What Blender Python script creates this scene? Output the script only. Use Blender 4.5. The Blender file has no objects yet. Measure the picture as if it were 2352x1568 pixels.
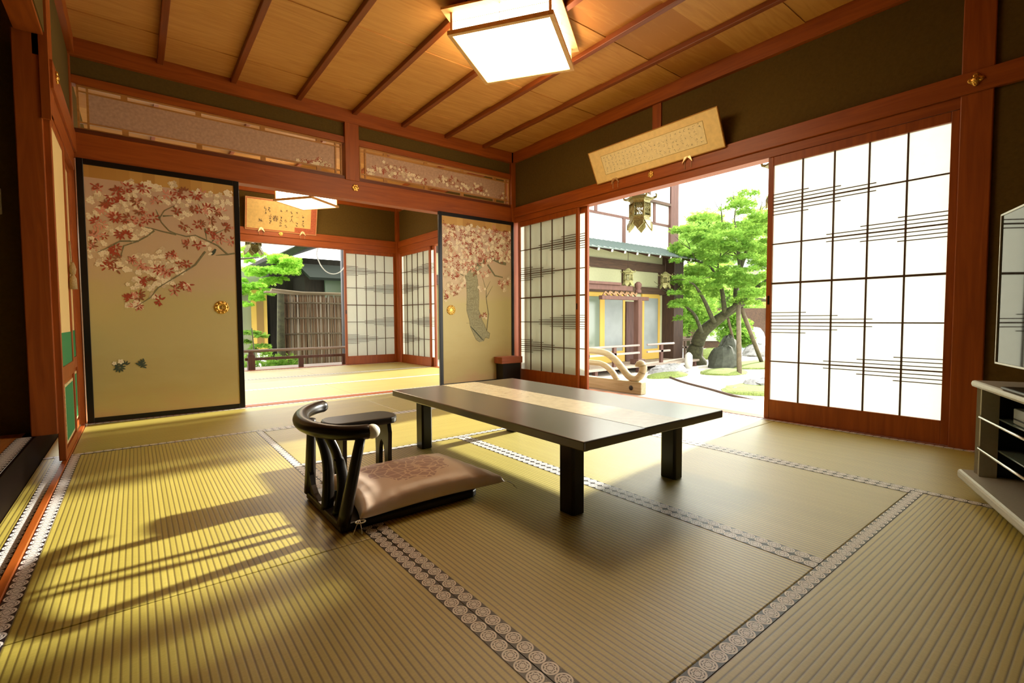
import bpy, math, random, json
from mathutils import Vector, Matrix, Euler
from math import sin, cos, pi, radians, sqrt, atan2
C = bpy.context.scene.collection
rnd = random.Random(7)

# ------------------------------------------------------------ camera numbers
H = 0.7
FPX, YAW, PIT, ROL = 1107.0, .6626, .04675, -.00496
_F = Vector((sin(YAW)*cos(PIT), cos(YAW)*cos(PIT), -sin(PIT)))
_r0 = Vector((cos(YAW), -sin(YAW), 0)); _u0 = _r0.cross(_F)
_R = cos(ROL)*_r0 + sin(ROL)*_u0; _U = -sin(ROL)*_r0 + cos(ROL)*_u0
def at(px, py, depth):
    """point of the garden seen in direction (px, py) at a given distance along the view"""
    return Vector((0, 0, H)) + depth*((px-1176)/FPX*_R - (py-784)/FPX*_U + _F)

# ------------------------------------------------------------ node helpers
def new_mat(name):
    m = bpy.data.materials.new(name); m.use_nodes = True
    nt = m.node_tree; nt.nodes.clear()
    out = nt.nodes.new('ShaderNodeOutputMaterial')
    b = nt.nodes.new('ShaderNodeBsdfPrincipled')
    nt.links.new(b.outputs[0], out.inputs[0])
    return m, nt, b, out
def N(nt, typ, **kw):
    n = nt.nodes.new('ShaderNode'+typ)
    for k, v in kw.items():
        if k.startswith('i_'):
            key = k[2:]; key = int(key) if key.isdigit() else key
            n.inputs[key].default_value = v
        else: setattr(n, k, v)
    return n
def L(nt, a, b): nt.links.new(a, b)
def c4(c): return (c[0], c[1], c[2], 1)
def ramp(nt, fac, stops, interp='LINEAR'):
    r = N(nt, 'ValToRGB'); r.color_ramp.interpolation = interp
    e = r.color_ramp.elements
    while len(e) > 1: e.remove(e[-1])
    e[0].position = stops[0][0]; e[0].color = c4(stops[0][1])
    for p, c in stops[1:]:
        x = e.new(p); x.color = c4(c)
    L(nt, fac, r.inputs[0]); return r
def math_(nt, op, a, b=None, c=None):
    n = N(nt, 'Math', operation=op)
    for i, v in enumerate((a, b, c)):
        if v is None: continue
        if isinstance(v, (int, float)): n.inputs[i].default_value = v
        else: L(nt, v, n.inputs[i])
    return n.outputs[0]
def plain(name, col, rough=.6, metal=0, spec=.5, noise=0, scale=20, bump=0, coat=0):
    m, nt, b, o = new_mat(name)
    b.inputs['Base Color'].default_value = c4(col); b.inputs['Roughness'].default_value = rough
    b.inputs['Metallic'].default_value = metal; b.inputs['Specular IOR Level'].default_value = spec
    b.inputs['Coat Weight'].default_value = coat
    g = N(nt, 'NewGeometry')
    n = N(nt, 'TexNoise', i_Scale=scale, i_Detail=5.0); L(nt, g.outputs['Position'], n.inputs['Vector'])
    if noise:
        r = ramp(nt, n.outputs[0], [(.25, [x*(1-noise) for x in col]), (.75, [min(1, x*(1+noise)) for x in col])])
        L(nt, r.outputs[0], b.inputs['Base Color'])
    if bump:
        bp = N(nt, 'Bump', i_Strength=bump, i_Distance=.01); L(nt, n.outputs[0], bp.inputs['Height']); L(nt, bp.outputs[0], b.inputs['Normal'])
    return m
def wood(name, c1, c2, axis='x', rough=.45, scale=6, contrast=1.0, spec=.4, stretch=14):
    m, nt, b, o = new_mat(name)
    g = N(nt, 'NewGeometry'); mp = N(nt, 'Mapping')
    s = {'x': (1, stretch, stretch), 'y': (stretch, 1, stretch), 'z': (stretch, stretch, 1)}[axis]
    mp.inputs['Scale'].default_value = s
    L(nt, g.outputs['Position'], mp.inputs[0])
    n = N(nt, 'TexNoise', i_Scale=scale*.35, i_Detail=8.0, i_Distortion=1.2); L(nt, mp.outputs[0], n.inputs['Vector'])
    r = ramp(nt, n.outputs[0], [(.3, c2), (.7, c1)])
    L(nt, r.outputs[0], b.inputs['Base Color'])
    b.inputs['Roughness'].default_value = rough; b.inputs['Specular IOR Level'].default_value = spec
    bp = N(nt, 'Bump', i_Strength=.15, i_Distance=.004); L(nt, n.outputs[0], bp.inputs['Height']); L(nt, bp.outputs[0], b.inputs['Normal'])
    return m

# ------------------------------------------------------------ materials
OR1, OR2 = (.38, .088, .009), (.26, .054, .005)
WX = wood('cedar_x', OR1, OR2, 'x'); WY = wood('cedar_y', OR1, OR2, 'y'); WZ = wood('cedar_z', OR1, OR2, 'z')
BATT = wood('batten_cedar', (.24, .055, .007), (.16, .034, .005), 'y')
DWX = wood('dark_cedar_x', (.16, .035, .008), (.09, .02, .005), 'x')  # darker cedar for the sill strip under the transoms
LATT = plain('lattice_wood', (.085, .035, .012), .6)
STUCCO = plain('olive_plaster', (.115, .070, .014), .9, noise=.12, scale=60, bump=.15, spec=.2)
STEP = plain('step_lacquer', (.005, .0018, .001), .6, spec=.05)
LACQ = plain('black_lacquer', (.008, .006, .005), .32, spec=.3)
LACQM = plain('dark_lacquer_wood', (.009, .006, .004), .30, spec=.4)
GOLD = plain('gilt_brass', (.85, .50, .12), .28, metal=1, noise=.25, scale=120, bump=.3)
BRONZE = plain('aged_bronze', (.25, .235, .09), .5, metal=.35, noise=.4, scale=60, bump=.4)

def ceiling_mat():
    m, nt, b, o = new_mat('ceiling_boards')
    g = N(nt, 'NewGeometry'); sep = N(nt, 'SeparateXYZ'); L(nt, g.outputs['Position'], sep.inputs[0])
    mp = N(nt, 'Mapping'); mp.inputs['Scale'].default_value = (.9, 7, 1); L(nt, g.outputs['Position'], mp.inputs[0])
    wn = N(nt, 'TexWhiteNoise', noise_dimensions='1D')
    bi = math_(nt, 'FLOOR', math_(nt, 'DIVIDE', sep.outputs[1], .44)); L(nt, bi, wn.inputs['W'])
    ad = N(nt, 'VectorMath', operation='ADD'); L(nt, mp.outputs[0], ad.inputs[0]); L(nt, wn.outputs['Color'], ad.inputs[1])
    n = N(nt, 'TexNoise', i_Scale=3.0, i_Detail=8.0, i_Distortion=1.5); L(nt, ad.outputs[0], n.inputs['Vector'])
    v = math_(nt, 'ADD', n.outputs[0], math_(nt, 'MULTIPLY', math_(nt, 'SUBTRACT', wn.outputs['Value'], .5), .55))
    r = ramp(nt, v, [(.25, (.44, .18, .042)), (.5, (.52, .24, .062)), (.78, (.60, .30, .085))])
    L(nt, r.outputs[0], b.inputs['Base Color']); b.inputs['Roughness'].default_value = .55; b.inputs['Specular IOR Level'].default_value = .3
    return m
CEIL = ceiling_mat()

def tatami_mat(name, axis):
    """ribs run along axis, so the colour changes across it"""
    m, nt, b, o = new_mat(name)
    g = N(nt, 'NewGeometry'); sep = N(nt, 'SeparateXYZ'); L(nt, g.outputs['Position'], sep.inputs[0])
    u = sep.outputs[1] if axis == 'x' else sep.outputs[0]
    al = sep.outputs[0] if axis == 'x' else sep.outputs[1]
    ph = math_(nt, 'FRACT', math_(nt, 'DIVIDE', u, .0155))
    tri = math_(nt, 'ABSOLUTE', math_(nt, 'SUBTRACT', ph, .5))           # 0 centre of a rib, .5 in the groove
    idn = math_(nt, 'FLOOR', math_(nt, 'DIVIDE', u, .0155))
    wn = N(nt, 'TexWhiteNoise', noise_dimensions='1D'); L(nt, idn, wn.inputs['W'])
    mp = N(nt, 'Mapping'); mp.inputs['Scale'].default_value = (420, 60, 1) if axis == 'x' else (60, 420, 1)
    L(nt, g.outputs['Position'], mp.inputs[0])
    n = N(nt, 'TexNoise', i_Scale=1.0, i_Detail=3.0); L(nt, mp.outputs[0], n.inputs['Vector'])
    big = N(nt, 'TexNoise', i_Scale=2.5, i_Detail=3.0); L(nt, g.outputs['Position'], big.inputs['Vector'])
    gro = math_(nt, 'SMOOTH_MIN', 1.0, math_(nt, 'MULTIPLY', math_(nt, 'SUBTRACT', .5, tri), 4.6), .4)
    val = math_(nt, 'ADD', math_(nt, 'MULTIPLY', n.outputs[0], .5), math_(nt, 'MULTIPLY', wn.outputs[0], .12))
    val = math_(nt, 'ADD', val, math_(nt, 'MULTIPLY', big.outputs[0], .25))
    r = ramp(nt, val, [(.2, (.43, .35, .042)), (.5, (.57, .475, .085)), (.75, (.68, .58, .145))])
    mx = N(nt, 'MixRGB', blend_type='MIX'); mx.inputs[1].default_value = (.15, .105, .010, 1)  # shade of the grooves painted into the rush colour, rounding the ribs
    L(nt, r.outputs[0], mx.inputs[2]); L(nt, gro, mx.inputs[0]); L(nt, mx.outputs[0], b.inputs['Base Color'])
    b.inputs['Roughness'].default_value = .5; b.inputs['Specular IOR Level'].default_value = .5
    b.inputs['Coat Weight'].default_value = 1; b.inputs['Coat Roughness'].default_value = .46; b.inputs['Coat IOR'].default_value = 1.72
    hgt = math_(nt, 'ADD', gro, math_(nt, 'MULTIPLY', n.outputs[0], .22))
    bp = N(nt, 'Bump', i_Strength=.40, i_Distance=.0013); L(nt, hgt, bp.inputs['Height']); L(nt, bp.outputs[0], b.inputs['Normal'])
    return m
TX = tatami_mat('rush_ribs_x', 'x'); TY = tatami_mat('rush_ribs_y', 'y')

def heri_mat():
    m, nt, b, o = new_mat('medallion_border')
    uv = N(nt, 'UVMap'); sep = N(nt, 'SeparateXYZ'); L(nt, uv.outputs[0], sep.inputs[0])
    x = math_(nt, 'SUBTRACT', math_(nt, 'FRACT', sep.outputs[0]), .5); y = math_(nt, 'SUBTRACT', sep.outputs[1], .5)
    rr = math_(nt, 'SQRT', math_(nt, 'ADD', math_(nt, 'MULTIPLY', x, x), math_(nt, 'MULTIPLY', y, y)))
    th = math_(nt, 'ARCTAN2', y, x)
    pet = math_(nt, 'MULTIPLY', math_(nt, 'COSINE', math_(nt, 'MULTIPLY', th, 8.0)), .028)
    ring = math_(nt, 'MULTIPLY', math_(nt, 'LESS_THAN', rr, .485), math_(nt, 'GREATER_THAN', rr, .375))
    inner = math_(nt, 'LESS_THAN', math_(nt, 'ADD', rr, pet), .335)
    voro = N(nt, 'TexVoronoi', i_Scale=7.0); L(nt, uv.outputs[0], voro.inputs['Vector'])
    cut = math_(nt, 'GREATER_THAN', math_(nt, 'ABSOLUTE', math_(nt, 'SUBTRACT', math_(nt, 'ADD', rr, pet), .20)), .022)
    inner = math_(nt, 'MULTIPLY', inner, cut)
    speck = math_(nt, 'MULTIPLY', math_(nt, 'LESS_THAN', voro.outputs['Distance'], .16), .35)
    f = math_(nt, 'MAXIMUM', ring, math_(nt, 'MULTIPLY', inner, .9)); f = math_(nt, 'MAXIMUM', f, speck)
    mx = N(nt, 'MixRGB'); mx.inputs[1].default_value = (.018, .012, .014, 1); mx.inputs[2].default_value = (.96, .93, .90, 1)
    L(nt, f, mx.inputs[0]); L(nt, mx.outputs[0], b.inputs['Base Color']); b.inputs['Roughness'].default_value = .42
    b.inputs['Specular IOR Level'].default_value = .9
    bp = N(nt, 'Bump', i_Strength=.3, i_Distance=.001); L(nt, f, bp.inputs['Height']); L(nt, bp.outputs[0], b.inputs['Normal'])
    return m
HERI = heri_mat()

def paper_mat(name, col, tr):
    m, nt, b, o = new_mat(name)
    nt.nodes.remove(b)
    d = N(nt, 'BsdfDiffuse'); d.inputs[0].default_value = c4(col)
    t = N(nt, 'BsdfTranslucent'); t.inputs[0].default_value = c4(tr)
    g = N(nt, 'NewGeometry'); n = N(nt, 'TexNoise', i_Scale=35.0, i_Detail=6.0); L(nt, g.outputs['Position'], n.inputs['Vector'])
    r = ramp(nt, n.outputs[0], [(.3, [x*.93 for x in tr]), (.7, tr)]); L(nt, r.outputs[0], t.inputs[0])
    a = N(nt, 'MixShader', i_0=.5); L(nt, d.outputs[0], a.inputs[1]); L(nt, t.outputs[0], a.inputs[2]); L(nt, a.outputs[0], o.inputs[0])
    return m
PAPER = paper_mat('shoji_paper', (.82, .82, .76), (.40, .42, .36))
def emit(name, col, st):
    m, nt, b, o = new_mat(name); nt.nodes.remove(b)
    e = N(nt, 'Emission'); e.inputs[0].default_value = c4(col); e.inputs[1].default_value = st; L(nt, e.outputs[0], o.inputs[0]); return m
LAMP = emit('lit_diffuser', (1, .76, .48), 17.0)
LAMPW = wood('lamp_cedar', (.72, .42, .18), (.6, .33, .12), 'x', .5)

def fusuma_ground():
    m, nt, b, o = new_mat('gilded_paper')
    g = N(nt, 'NewGeometry'); sep = N(nt, 'SeparateXYZ'); L(nt, g.outputs['Position'], sep.inputs[0])
    mp = N(nt, 'Mapping'); mp.inputs['Scale'].default_value = (1, 1, 2.6); L(nt, g.outputs['Position'], mp.inputs[0])
    n = N(nt, 'TexNoise', i_Scale=2.4, i_Detail=6.0, i_Roughness=.6); L(nt, mp.outputs[0], n.inputs['Vector'])
    z = math_(nt, 'DIVIDE', math_(nt, 'ADD', sep.outputs[2], math_(nt, 'MULTIPLY', math_(nt, 'SUBTRACT', n.outputs[0], .5), .5)), 1.8)
    r = ramp(nt, z, [(0, (.54, .34, .15)), (.08, (.52, .40, .15)), (.30, (.60, .50, .22)), (.48, (.60, .50, .22)), (.62, (.62, .46, .28)), (.85, (.62, .43, .30))])
    top = math_(nt, 'GREATER_THAN', sep.outputs[2], 1.665)
    ck = N(nt, 'TexWhiteNoise', noise_dimensions='1D'); L(nt, math_(nt, 'FLOOR', math_(nt, 'MULTIPLY', sep.outputs[0], 14.0)), ck.inputs['W'])
    r2 = ramp(nt, ck.outputs[0], [(0, (.50, .26, .06)), (1, (.62, .36, .10))])
    mx = N(nt, 'MixRGB'); L(nt, top, mx.inputs[0]); L(nt, r.outputs[0], mx.inputs[1]); L(nt, r2.outputs[0], mx.inputs[2])
    L(nt, mx.outputs[0], b.inputs['Base Color']); b.inputs['Roughness'].default_value = .5; b.inputs['Metallic'].default_value = .15
    return m
GPAPER = fusuma_ground()
P_WHITE = plain('blossom_white', (.88, .76, .54), .7); P_RED = plain('leaf_red', (.36, .050, .015), .7)
P_PINK = plain('blossom_pink', (.66, .28, .19), .7); P_BR = plain('branch_green', (.20, .18, .09), .7, noise=.3, scale=60)
P_TR = plain('painted_bark', (.38, .36, .22), .7, noise=.35, scale=70); P_DK = plain('painted_dark', (.05, .07, .045), .7); P_INK = plain('ink', (.02, .016, .012), .6)

# ------------------------------------------------------------ mesh builder
class M:
    def __init__(s): s.v = []; s.f = []; s.mi = []; s.uv = {}; s.sm = []
    def poly(s, pts, mi=0, uv=None, sm=False):
        i = len(s.v); s.v += [tuple(p) for p in pts]; s.f.append(tuple(range(i, i+len(pts)))); s.mi.append(mi); s.sm.append(sm)
        if uv: s.uv[len(s.f)-1] = uv
    def box(s, x0, x1, y0, y1, z0, z1, mi=0, T=None):
        if x0 > x1: x0, x1 = x1, x0
        if y0 > y1: y0, y1 = y1, y0
        if z0 > z1: z0, z1 = z1, z0
        p = [(x, y, z) for z in (z0, z1) for y in (y0, y1) for x in (x0, x1)]
        if T: p = [tuple(T @ Vector(q)) for q in p]
        i = len(s.v); s.v += p
        for f in ((0, 2, 3, 1), (4, 5, 7, 6), (0, 1, 5, 4), (2, 6, 7, 3), (0, 4, 6, 2), (1, 3, 7, 5)):
            s.f.append(tuple(i+k for k in f)); s.mi.append(mi); s.sm.append(False)
        return s
    def prism(s, pts, axis, a, b, mi=0, T=None, sm=False):
        """pts in the two other axes, extruded along axis from a to b"""
        def mk(p, t):
            q = {'x': (t, p[0], p[1]), 'y': (p[0], t, p[1]), 'z': (p[0], p[1], t)}[axis]
            return tuple(T @ Vector(q)) if T else q
        n = len(pts); i = len(s.v); s.v += [mk(p, a) for p in pts] + [mk(p, b) for p in pts]
        s.f.append(tuple(i+k for k in range(n))[::-1]); s.mi.append(mi); s.sm.append(False)
        s.f.append(tuple(i+n+k for k in range(n))); s.mi.append(mi); s.sm.append(False)
        for k in range(n):
            s.f.append((i+k, i+(k+1) % n, i+n+(k+1) % n, i+n+k)); s.mi.append(mi); s.sm.append(sm)
        return s
    def tube(s, pts, r, n=8, mi=0, flat=None):
        """r number or list; flat=(a,b) gives an elliptical cross section (side, up)"""
        pts = [Vector(p) for p in pts]; m = len(pts); R = r if isinstance(r, (list, tuple)) else [r]*m
        i0 = len(s.v); up = Vector((0, 0, 1))
        for k, p in enumerate(pts):
            d = (pts[min(k+1, m-1)]-pts[max(k-1, 0)]).normalized()
            ref = up if abs(d.z) < .92 else Vector((1, 0, 0))
            a = d.cross(ref).normalized(); b = a.cross(d).normalized()
            fa, fb = flat if flat else (1, 1)
            for j in range(n):
                t = 2*pi*j/n; s.v.append(tuple(p + a*cos(t)*R[k]*fa + b*sin(t)*R[k]*fb))
        for k in range(m-1):
            for j in range(n):
                s.f.append((i0+k*n+j, i0+k*n+(j+1) % n, i0+(k+1)*n+(j+1) % n, i0+(k+1)*n+j)); s.mi.append(mi); s.sm.append(True)
        s.f.append(tuple(i0+j for j in range(n))[::-1]); s.mi.append(mi); s.sm.append(False)
        s.f.append(tuple(i0+(m-1)*n+j for j in range(n))); s.mi.append(mi); s.sm.append(False)
        return s
    def lathe(s, prof, c, n=24, mi=0, T=None, sm=True):
        i0 = len(s.v); m = len(prof)
        for r, z in prof:
            for j in range(n):
                t = 2*pi*j/n; q = Vector((r*cos(t), r*sin(t), z)); q = T @ q if T else q + Vector(c); s.v.append(tuple(q))
        for k in range(m-1):
            for j in range(n):
                s.f.append((i0+k*n+j, i0+k*n+(j+1) % n, i0+(k+1)*n+(j+1) % n, i0+(k+1)*n+j)); s.mi.append(mi); s.sm.append(sm)
        s.f.append(tuple(i0+j for j in range(n))[::-1]); s.mi.append(mi); s.sm.append(False)
        s.f.append(tuple(i0+(m-1)*n+j for j in range(n))); s.mi.append(mi); s.sm.append(False)
        return s
    def build(s, name, mats, parent=None, bevel=0, world=True):
        me = bpy.data.meshes.new(name)
        off = Vector((0, 0, 0))
        if parent is not None and world:
            q = parent
            while q: off = off + Vector(q.location); q = q.parent
        vs = [(a-off.x, b-off.y, c-off.z) for a, b, c in s.v] if off.length else s.v
        me.from_pydata(vs, [], s.f)
        if not isinstance(mats, (list, tuple)): mats = [mats]
        for m in mats: me.materials.append(m)
        me.polygons.foreach_set('material_index', s.mi); me.polygons.foreach_set('use_smooth', s.sm)
        if s.uv:
            ul = me.uv_layers.new(name='UVMap')
            for fi, uvs in s.uv.items():
                for li, u in zip(me.polygons[fi].loop_indices, uvs): ul.data[li].uv = u
        me.update()
        o = bpy.data.objects.new(name, me); C.objects.link(o)
        if parent is not None: o.parent = parent
        if bevel:
            bm = o.modifiers.new('bevel', 'BEVEL'); bm.width = bevel; bm.segments = 2; bm.limit_method = 'ANGLE'
        return o
def tag(o, label=None, cat=None, group=None, kind=None):
    if label: o['label'] = label
    if cat: o['category'] = cat
    if group: o['group'] = group
    if kind: o['kind'] = kind
    return o
def thing(name, loc, label, cat, group=None, kind=None, rz=0):
    o = bpy.data.objects.new(name, None); C.objects.link(o); o.location = loc; o.rotation_euler = (0, 0, rz)
    o.empty_display_size = .1
    return tag(o, label, cat, group, kind)
def bx(name, mat, *a, parent=None, bevel=0):
    m = M()
    for b in ([a] if isinstance(a[0], (int, float)) else a): m.box(*b)
    return m.build(name, mat, parent, bevel)
def struct(name, mat, *a, bevel=0, label=None, cat=None):
    return tag(bx(name, mat, *a, bevel=bevel), label, cat, kind='structure')
def children(o): return [c for c in bpy.data.objects if c.parent == o]
def copy_tree(o, parent=None):
    c = o.copy(); C.objects.link(c)
    if parent is not None: c.parent = parent
    for ch in children(o): copy_tree(ch, c)
    return c
# ============================================================ the room
XR, YB, XL, ZC = 3.436, 4.36, -.29, 2.57
Y2 = 7.43
trim_n = [0]
def trim(mat, *a, bevel=.002, label=None):
    trim_n[0] += 1
    return struct('trim_%d' % trim_n[0], mat, *a, bevel=bevel, label=label)
struct('floor', plain('subfloor_board', (.25, .16, .07), .7), -1.25, 3.52, -.75, 7.5, -.12, -.05)
struct('ceiling', CEIL, -.35, 3.44, -.7, 7.48, ZC, ZC+.04)
# overlapped boards: each board steps down a few millimetres along its edge
# walls
struct('wall_right', STUCCO, (XR+.005, XR+.07, .5, Y2+.05, 1.94, ZC), (XR+.005, XR+.07, -.7, .5, 0, ZC))
struct('wall_back', STUCCO, (-.3, XR, YB+.01, YB+.06, 2.325, ZC))
struct('wall_far', STUCCO, -.35, XR+.07, Y2+.01, Y2+.07, 1.94, ZC)
struct('wall_far_left', STUCCO, -.41, -.33, YB+.05, Y2+.07, 0, ZC)
struct('wall_left', STUCCO, (-.34, -.295, 3.2, YB+.05, 1.95, ZC), (-.34, -.295, -.7, 3.2, 2.06, ZC))
struct('wall_alcove', STUCCO, (-1.25, -1.2, -.7, 3.45, 0, 2.6), (-1.2, -.41, 3.34, 3.39, .08, 2.6), (-1.2, -.34, -.7, 3.39, 2.56, 2.62))
struct('wall_near', STUCCO, -1.25, XR+.07, -.76, -.7, 0, ZC)
# corner and side posts
trim(WZ, (XR-.05, XR+.05, YB-.03, YB+.09, 0, ZC), bevel=.004)              # corner between the painted door and the shoji
trim(WZ, (XR-.012, XR+.08, .456, .582, 0, ZC), bevel=.005)                   # post beside the big shoji
trim(WZ, (-.345, -.285, YB-.02, YB+.07, 0, ZC), bevel=.004)
trim(WZ, (-.41, -.315, 3.2, 3.34, .15, 2.05), bevel=.004)                    # alcove post
trim(WZ, (-.345, -.283, 3.215, 3.34, 1.70, ZC), bevel=.003)
trim(WZ, (-.319, -.284, 3.195, 3.2145, 1.66, ZC), bevel=.002)
trim(WZ, (1.518, 1.645, YB-.02, YB+.07, 1.95, 2.46), bevel=.004)              # short post between the transoms
trim(WZ, (XR-.01, XR+.04, 2.405, 2.489, 1.95, 2.46), bevel=.003)
trim(WZ, (XR-.05, XR+.05, Y2-.05, Y2+.07, 0, ZC), bevel=.004)
# beams: back wall
trim(WX, (-.29, XR-.02, YB-.012, YB+.09, 1.782, 1.955))
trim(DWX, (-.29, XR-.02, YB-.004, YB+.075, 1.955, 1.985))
trim(WX, (-.285, 1.52, YB-.004, YB+.07, 2.275, 2.33), (1.645, XR-.03, YB-.004, YB+.07, 2.275, 2.33))
trim(WX, (-.30, XR, YB-.03, YB+.08, 2.45, ZC))
# beams: right wall
trim(WY, (XR-.022, XR+.07, -.7, YB, 1.845, 1.952))
trim(WY, (XR-.006, XR+.09, .57, YB, 1.785, 1.846))
trim(WY, (XR-.03, XR+.07, -.7, YB, 2.452, ZC))
# beams: left wall
trim(WY, (-.34, -.272, 3.215, YB, 1.815, 1.95))
trim(WY, (-.34, -.285, 3.215, YB, 1.70, 1.815))
trim(WY, (-.34, -.262, -.7, YB, 2.46, ZC))
trim(WY, (-.40, -.30, -.7, 3.25, 2.045, 2.17))                               # alcove lintel
# sills
trim(WX, (-.28, XR, YB-.022, YB+.09, -.05, .004), bevel=.001)
trim(WY, (XR-.012, XR+.09, .5, YB, -.05, .004), bevel=.001)
trim(WY, (-.308, -.288, -.7, YB-.03, -.05, .010), bevel=.001)
# next room beams
trim(WX, (-.3, XR, Y2-.022, Y2+.06, 1.87, 1.965)); trim(WX, (-.3, XR, Y2-.008, Y2+.09, 1.775, 1.872))
trim(WX, (-.3, XR, Y2-.03, Y2+.07, 2.45, ZC)); trim(WX, (-.3, XR+.05, Y2-.01, Y2+.09, -.05, .004), bevel=.001)
trim(WY, (XR-.022, XR+.07, YB+.09, Y2, 1.87, 1.965)); trim(WY, (XR-.008, XR+.09, YB+.09, Y2, 1.775, 1.872))
trim(WY, (XR-.03, XR+.07, YB+.09, Y2, 2.45, ZC)); trim(WY, (XR-.012, XR+.09, YB+.09, Y2, -.05, .004), bevel=.001)
# ceiling battens
for i, x in enumerate((-.22+.42, .658, 1.135, 1.605, 2.075, 2.545, 3.01)):
    trim(BATT, (x-.020, x+.020, -.7, YB-.02, 2.530, ZC), bevel=.004)
for i, x in enumerate((.2, .9, 1.6, 2.3, 3.0)):
    trim(WY, (x-.018, x+.018, YB+.09, Y2-.02, 2.535, ZC), bevel=.004)
# board laps seen as thin steps across the ceiling
trim(CEIL, *[(-.28, XR, y, y+.44, ZC-.006-.0002*k, ZC+.001) for k, y in enumerate([3.97, 3.09, 2.21, 1.33, .45, -.43])], bevel=0)

# ============================================================ tatami mats
HW = .0385
def heri_strip(x0, x1, y0, y1, z, along):
    m = M(); m.box(x0, x1, y0, y1, z-.012, z)
    m.f.pop(); m.mi.pop(); m.sm.pop()                                        # keep it simple: rebuild the top with uv
    m = M(); m.box(x0, x1, y0, y1, z-.012, z-.0003)
    P = .0395
    if along == 'y': uv = [(y0/P, 0), (y0/P, 1), (y1/P, 1), (y1/P, 0)]
    else: uv = [(x0/P, 0), (x1/P, 0), (x1/P, 1), (x0/P, 1)]
    m.poly([(x0, y0, z), (x1, y0, z), (x1, y1, z), (x0, y1, z)], uv=uv)
    return m
mats_spec = [
 # x0,x1,y0,y1,axis,borders(lo,hi),label
 (-.287, .6125, 1.475, 3.36, 'y', (1, 1), 'sunlit tatami mat left of the legless chair, striped with the shadow of the chair back'),
 (-.287, .6125, -.41, 1.475, 'y', (1, 1), 'tatami mat in the near left corner, below the thin seam at the chair shadows'),
 (-.287, 1.567, 3.36, 4.337, 'x', (1, 1), 'smooth olive tatami mat in front of the large painted door on the left'),
 (1.567, 3.42, 3.36, 4.337, 'x', (1, 1), 'tatami mat in front of the narrow painted door, behind the low table'),
 (.6125, 2.445, 2.42, 3.36, 'x', (1, 1), 'pale tatami mat behind the armrest, under the far end of the low table'),
 (.6125, 1.51, .52, 2.42, 'y', (1, 1), 'tatami mat that carries the chair cushion and the near legs of the low table'),
 (1.51, 2.445, .52, 2.42, 'y', (1, 1), 'glaring tatami mat under the garden side of the low table'),
 (2.445, 3.424, 1.46, 3.36, 'y', (1, 1), 'white-glaring tatami mat along the open garden doorway'),
 (2.445, 3.424, -.44, 1.46, 'y', (1, 1), 'tatami mat below the big shoji, running under the television stand'),
 (.6125, 2.445, -.42, .52, 'x', (0, 1), 'broad-ribbed tatami mat in the near right corner, closed by a diagonal medallion border'),
 (-.395, -.309, 1.46, 3.36, 'y', (0, 1), 'narrow strip of tatami between the alcove step and the orange rail'),
 (-.395, -.309, 3.36, 4.3, 'x', (1, 0), 'dark scrap of tatami behind the foot of the green panelled door'),
 (-.395, -.309, -.44, 1.46, 'y', (0, 1), 'narrow strip of tatami at the very left edge of the photo'),
 (-.32, 1.6, 4.452, 5.39, 'x', (1, 1), 'tatami mat just past the orange sill, left part of the next room'),
 (1.6, 3.42, 4.452, 5.39, 'x', (1, 1), 'tatami mat just past the orange sill, behind the corner of the low table'),
 (-.32, 1.7, 5.39, 6.36, 'x', (1, 1), 'middle tatami mat of the next room, on the left'),
 (1.7, 3.42, 5.39, 6.36, 'x', (1, 1), 'middle tatami mat of the next room, bright with sun on the right'),
 (-.32, 1.8, 6.36, 7.42, 'x', (1, 1), 'pale tatami mat along the veranda railing of the next room'),
 (1.8, 3.42, 6.36, 7.42, 'x', (1, 1), 'tatami mat in the far corner of the next room below its shoji'),
]
for x0, x1, y0, y1, ax, bd, lab in mats_spec:
    g = .0012
    t = thing('tatami_mat', ((x0+x1)/2, (y0+y1)/2, -.05), lab, 'tatami mat', 'tatami mats covering the floor')
    bx('rush_cover', TX if ax == 'x' else TY, (x0+g, x1-g, y0+g, y1-g, -.05, 0), parent=t, bevel=.003)
    if ax == 'y':
        if bd[0]: heri_strip(x0+g, x0+HW, y0+g, y1-g, .0012, 'y').build('cloth_border', HERI, t)
        if bd[1]: heri_strip(x1-HW, x1-g, y0+g, y1-g, .0012, 'y').build('cloth_border', HERI, t)
    else:
        if bd[0]: heri_strip(x0+g, x1-g, y0+g, y0+HW, .0012, 'x').build('cloth_border', HERI, t)
        if bd[1]: heri_strip(x0+g, x1-g, y1-HW, y1-g, .0012, 'x').build('cloth_border', HERI, t)

# alcove step and mat
struct('trim_alcove_step', STEP, (-.52, -.395, -.7, 4.1, -.05, .148), bevel=.004)
t = thing('tatami_mat', (-.7, 1.3, .10), 'raised tatami mat with medallion border on top of the black alcove step', 'tatami mat', 'tatami mats covering the floor')
bx('rush_cover', wood('alcove_board', (.5, .2, .05), (.4, .14, .03), 'y'), (-1.19, -.445, -.68, 3.33, .10, .150), parent=t)
heri_strip(-.46, -.405, -.68, 3.2, .1515, 'y').build('cloth_border', HERI, t)
struct('trim_alcove_base', LACQ, (-1.2, -.52, -.7, 3.34, -.05, .099))

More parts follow.
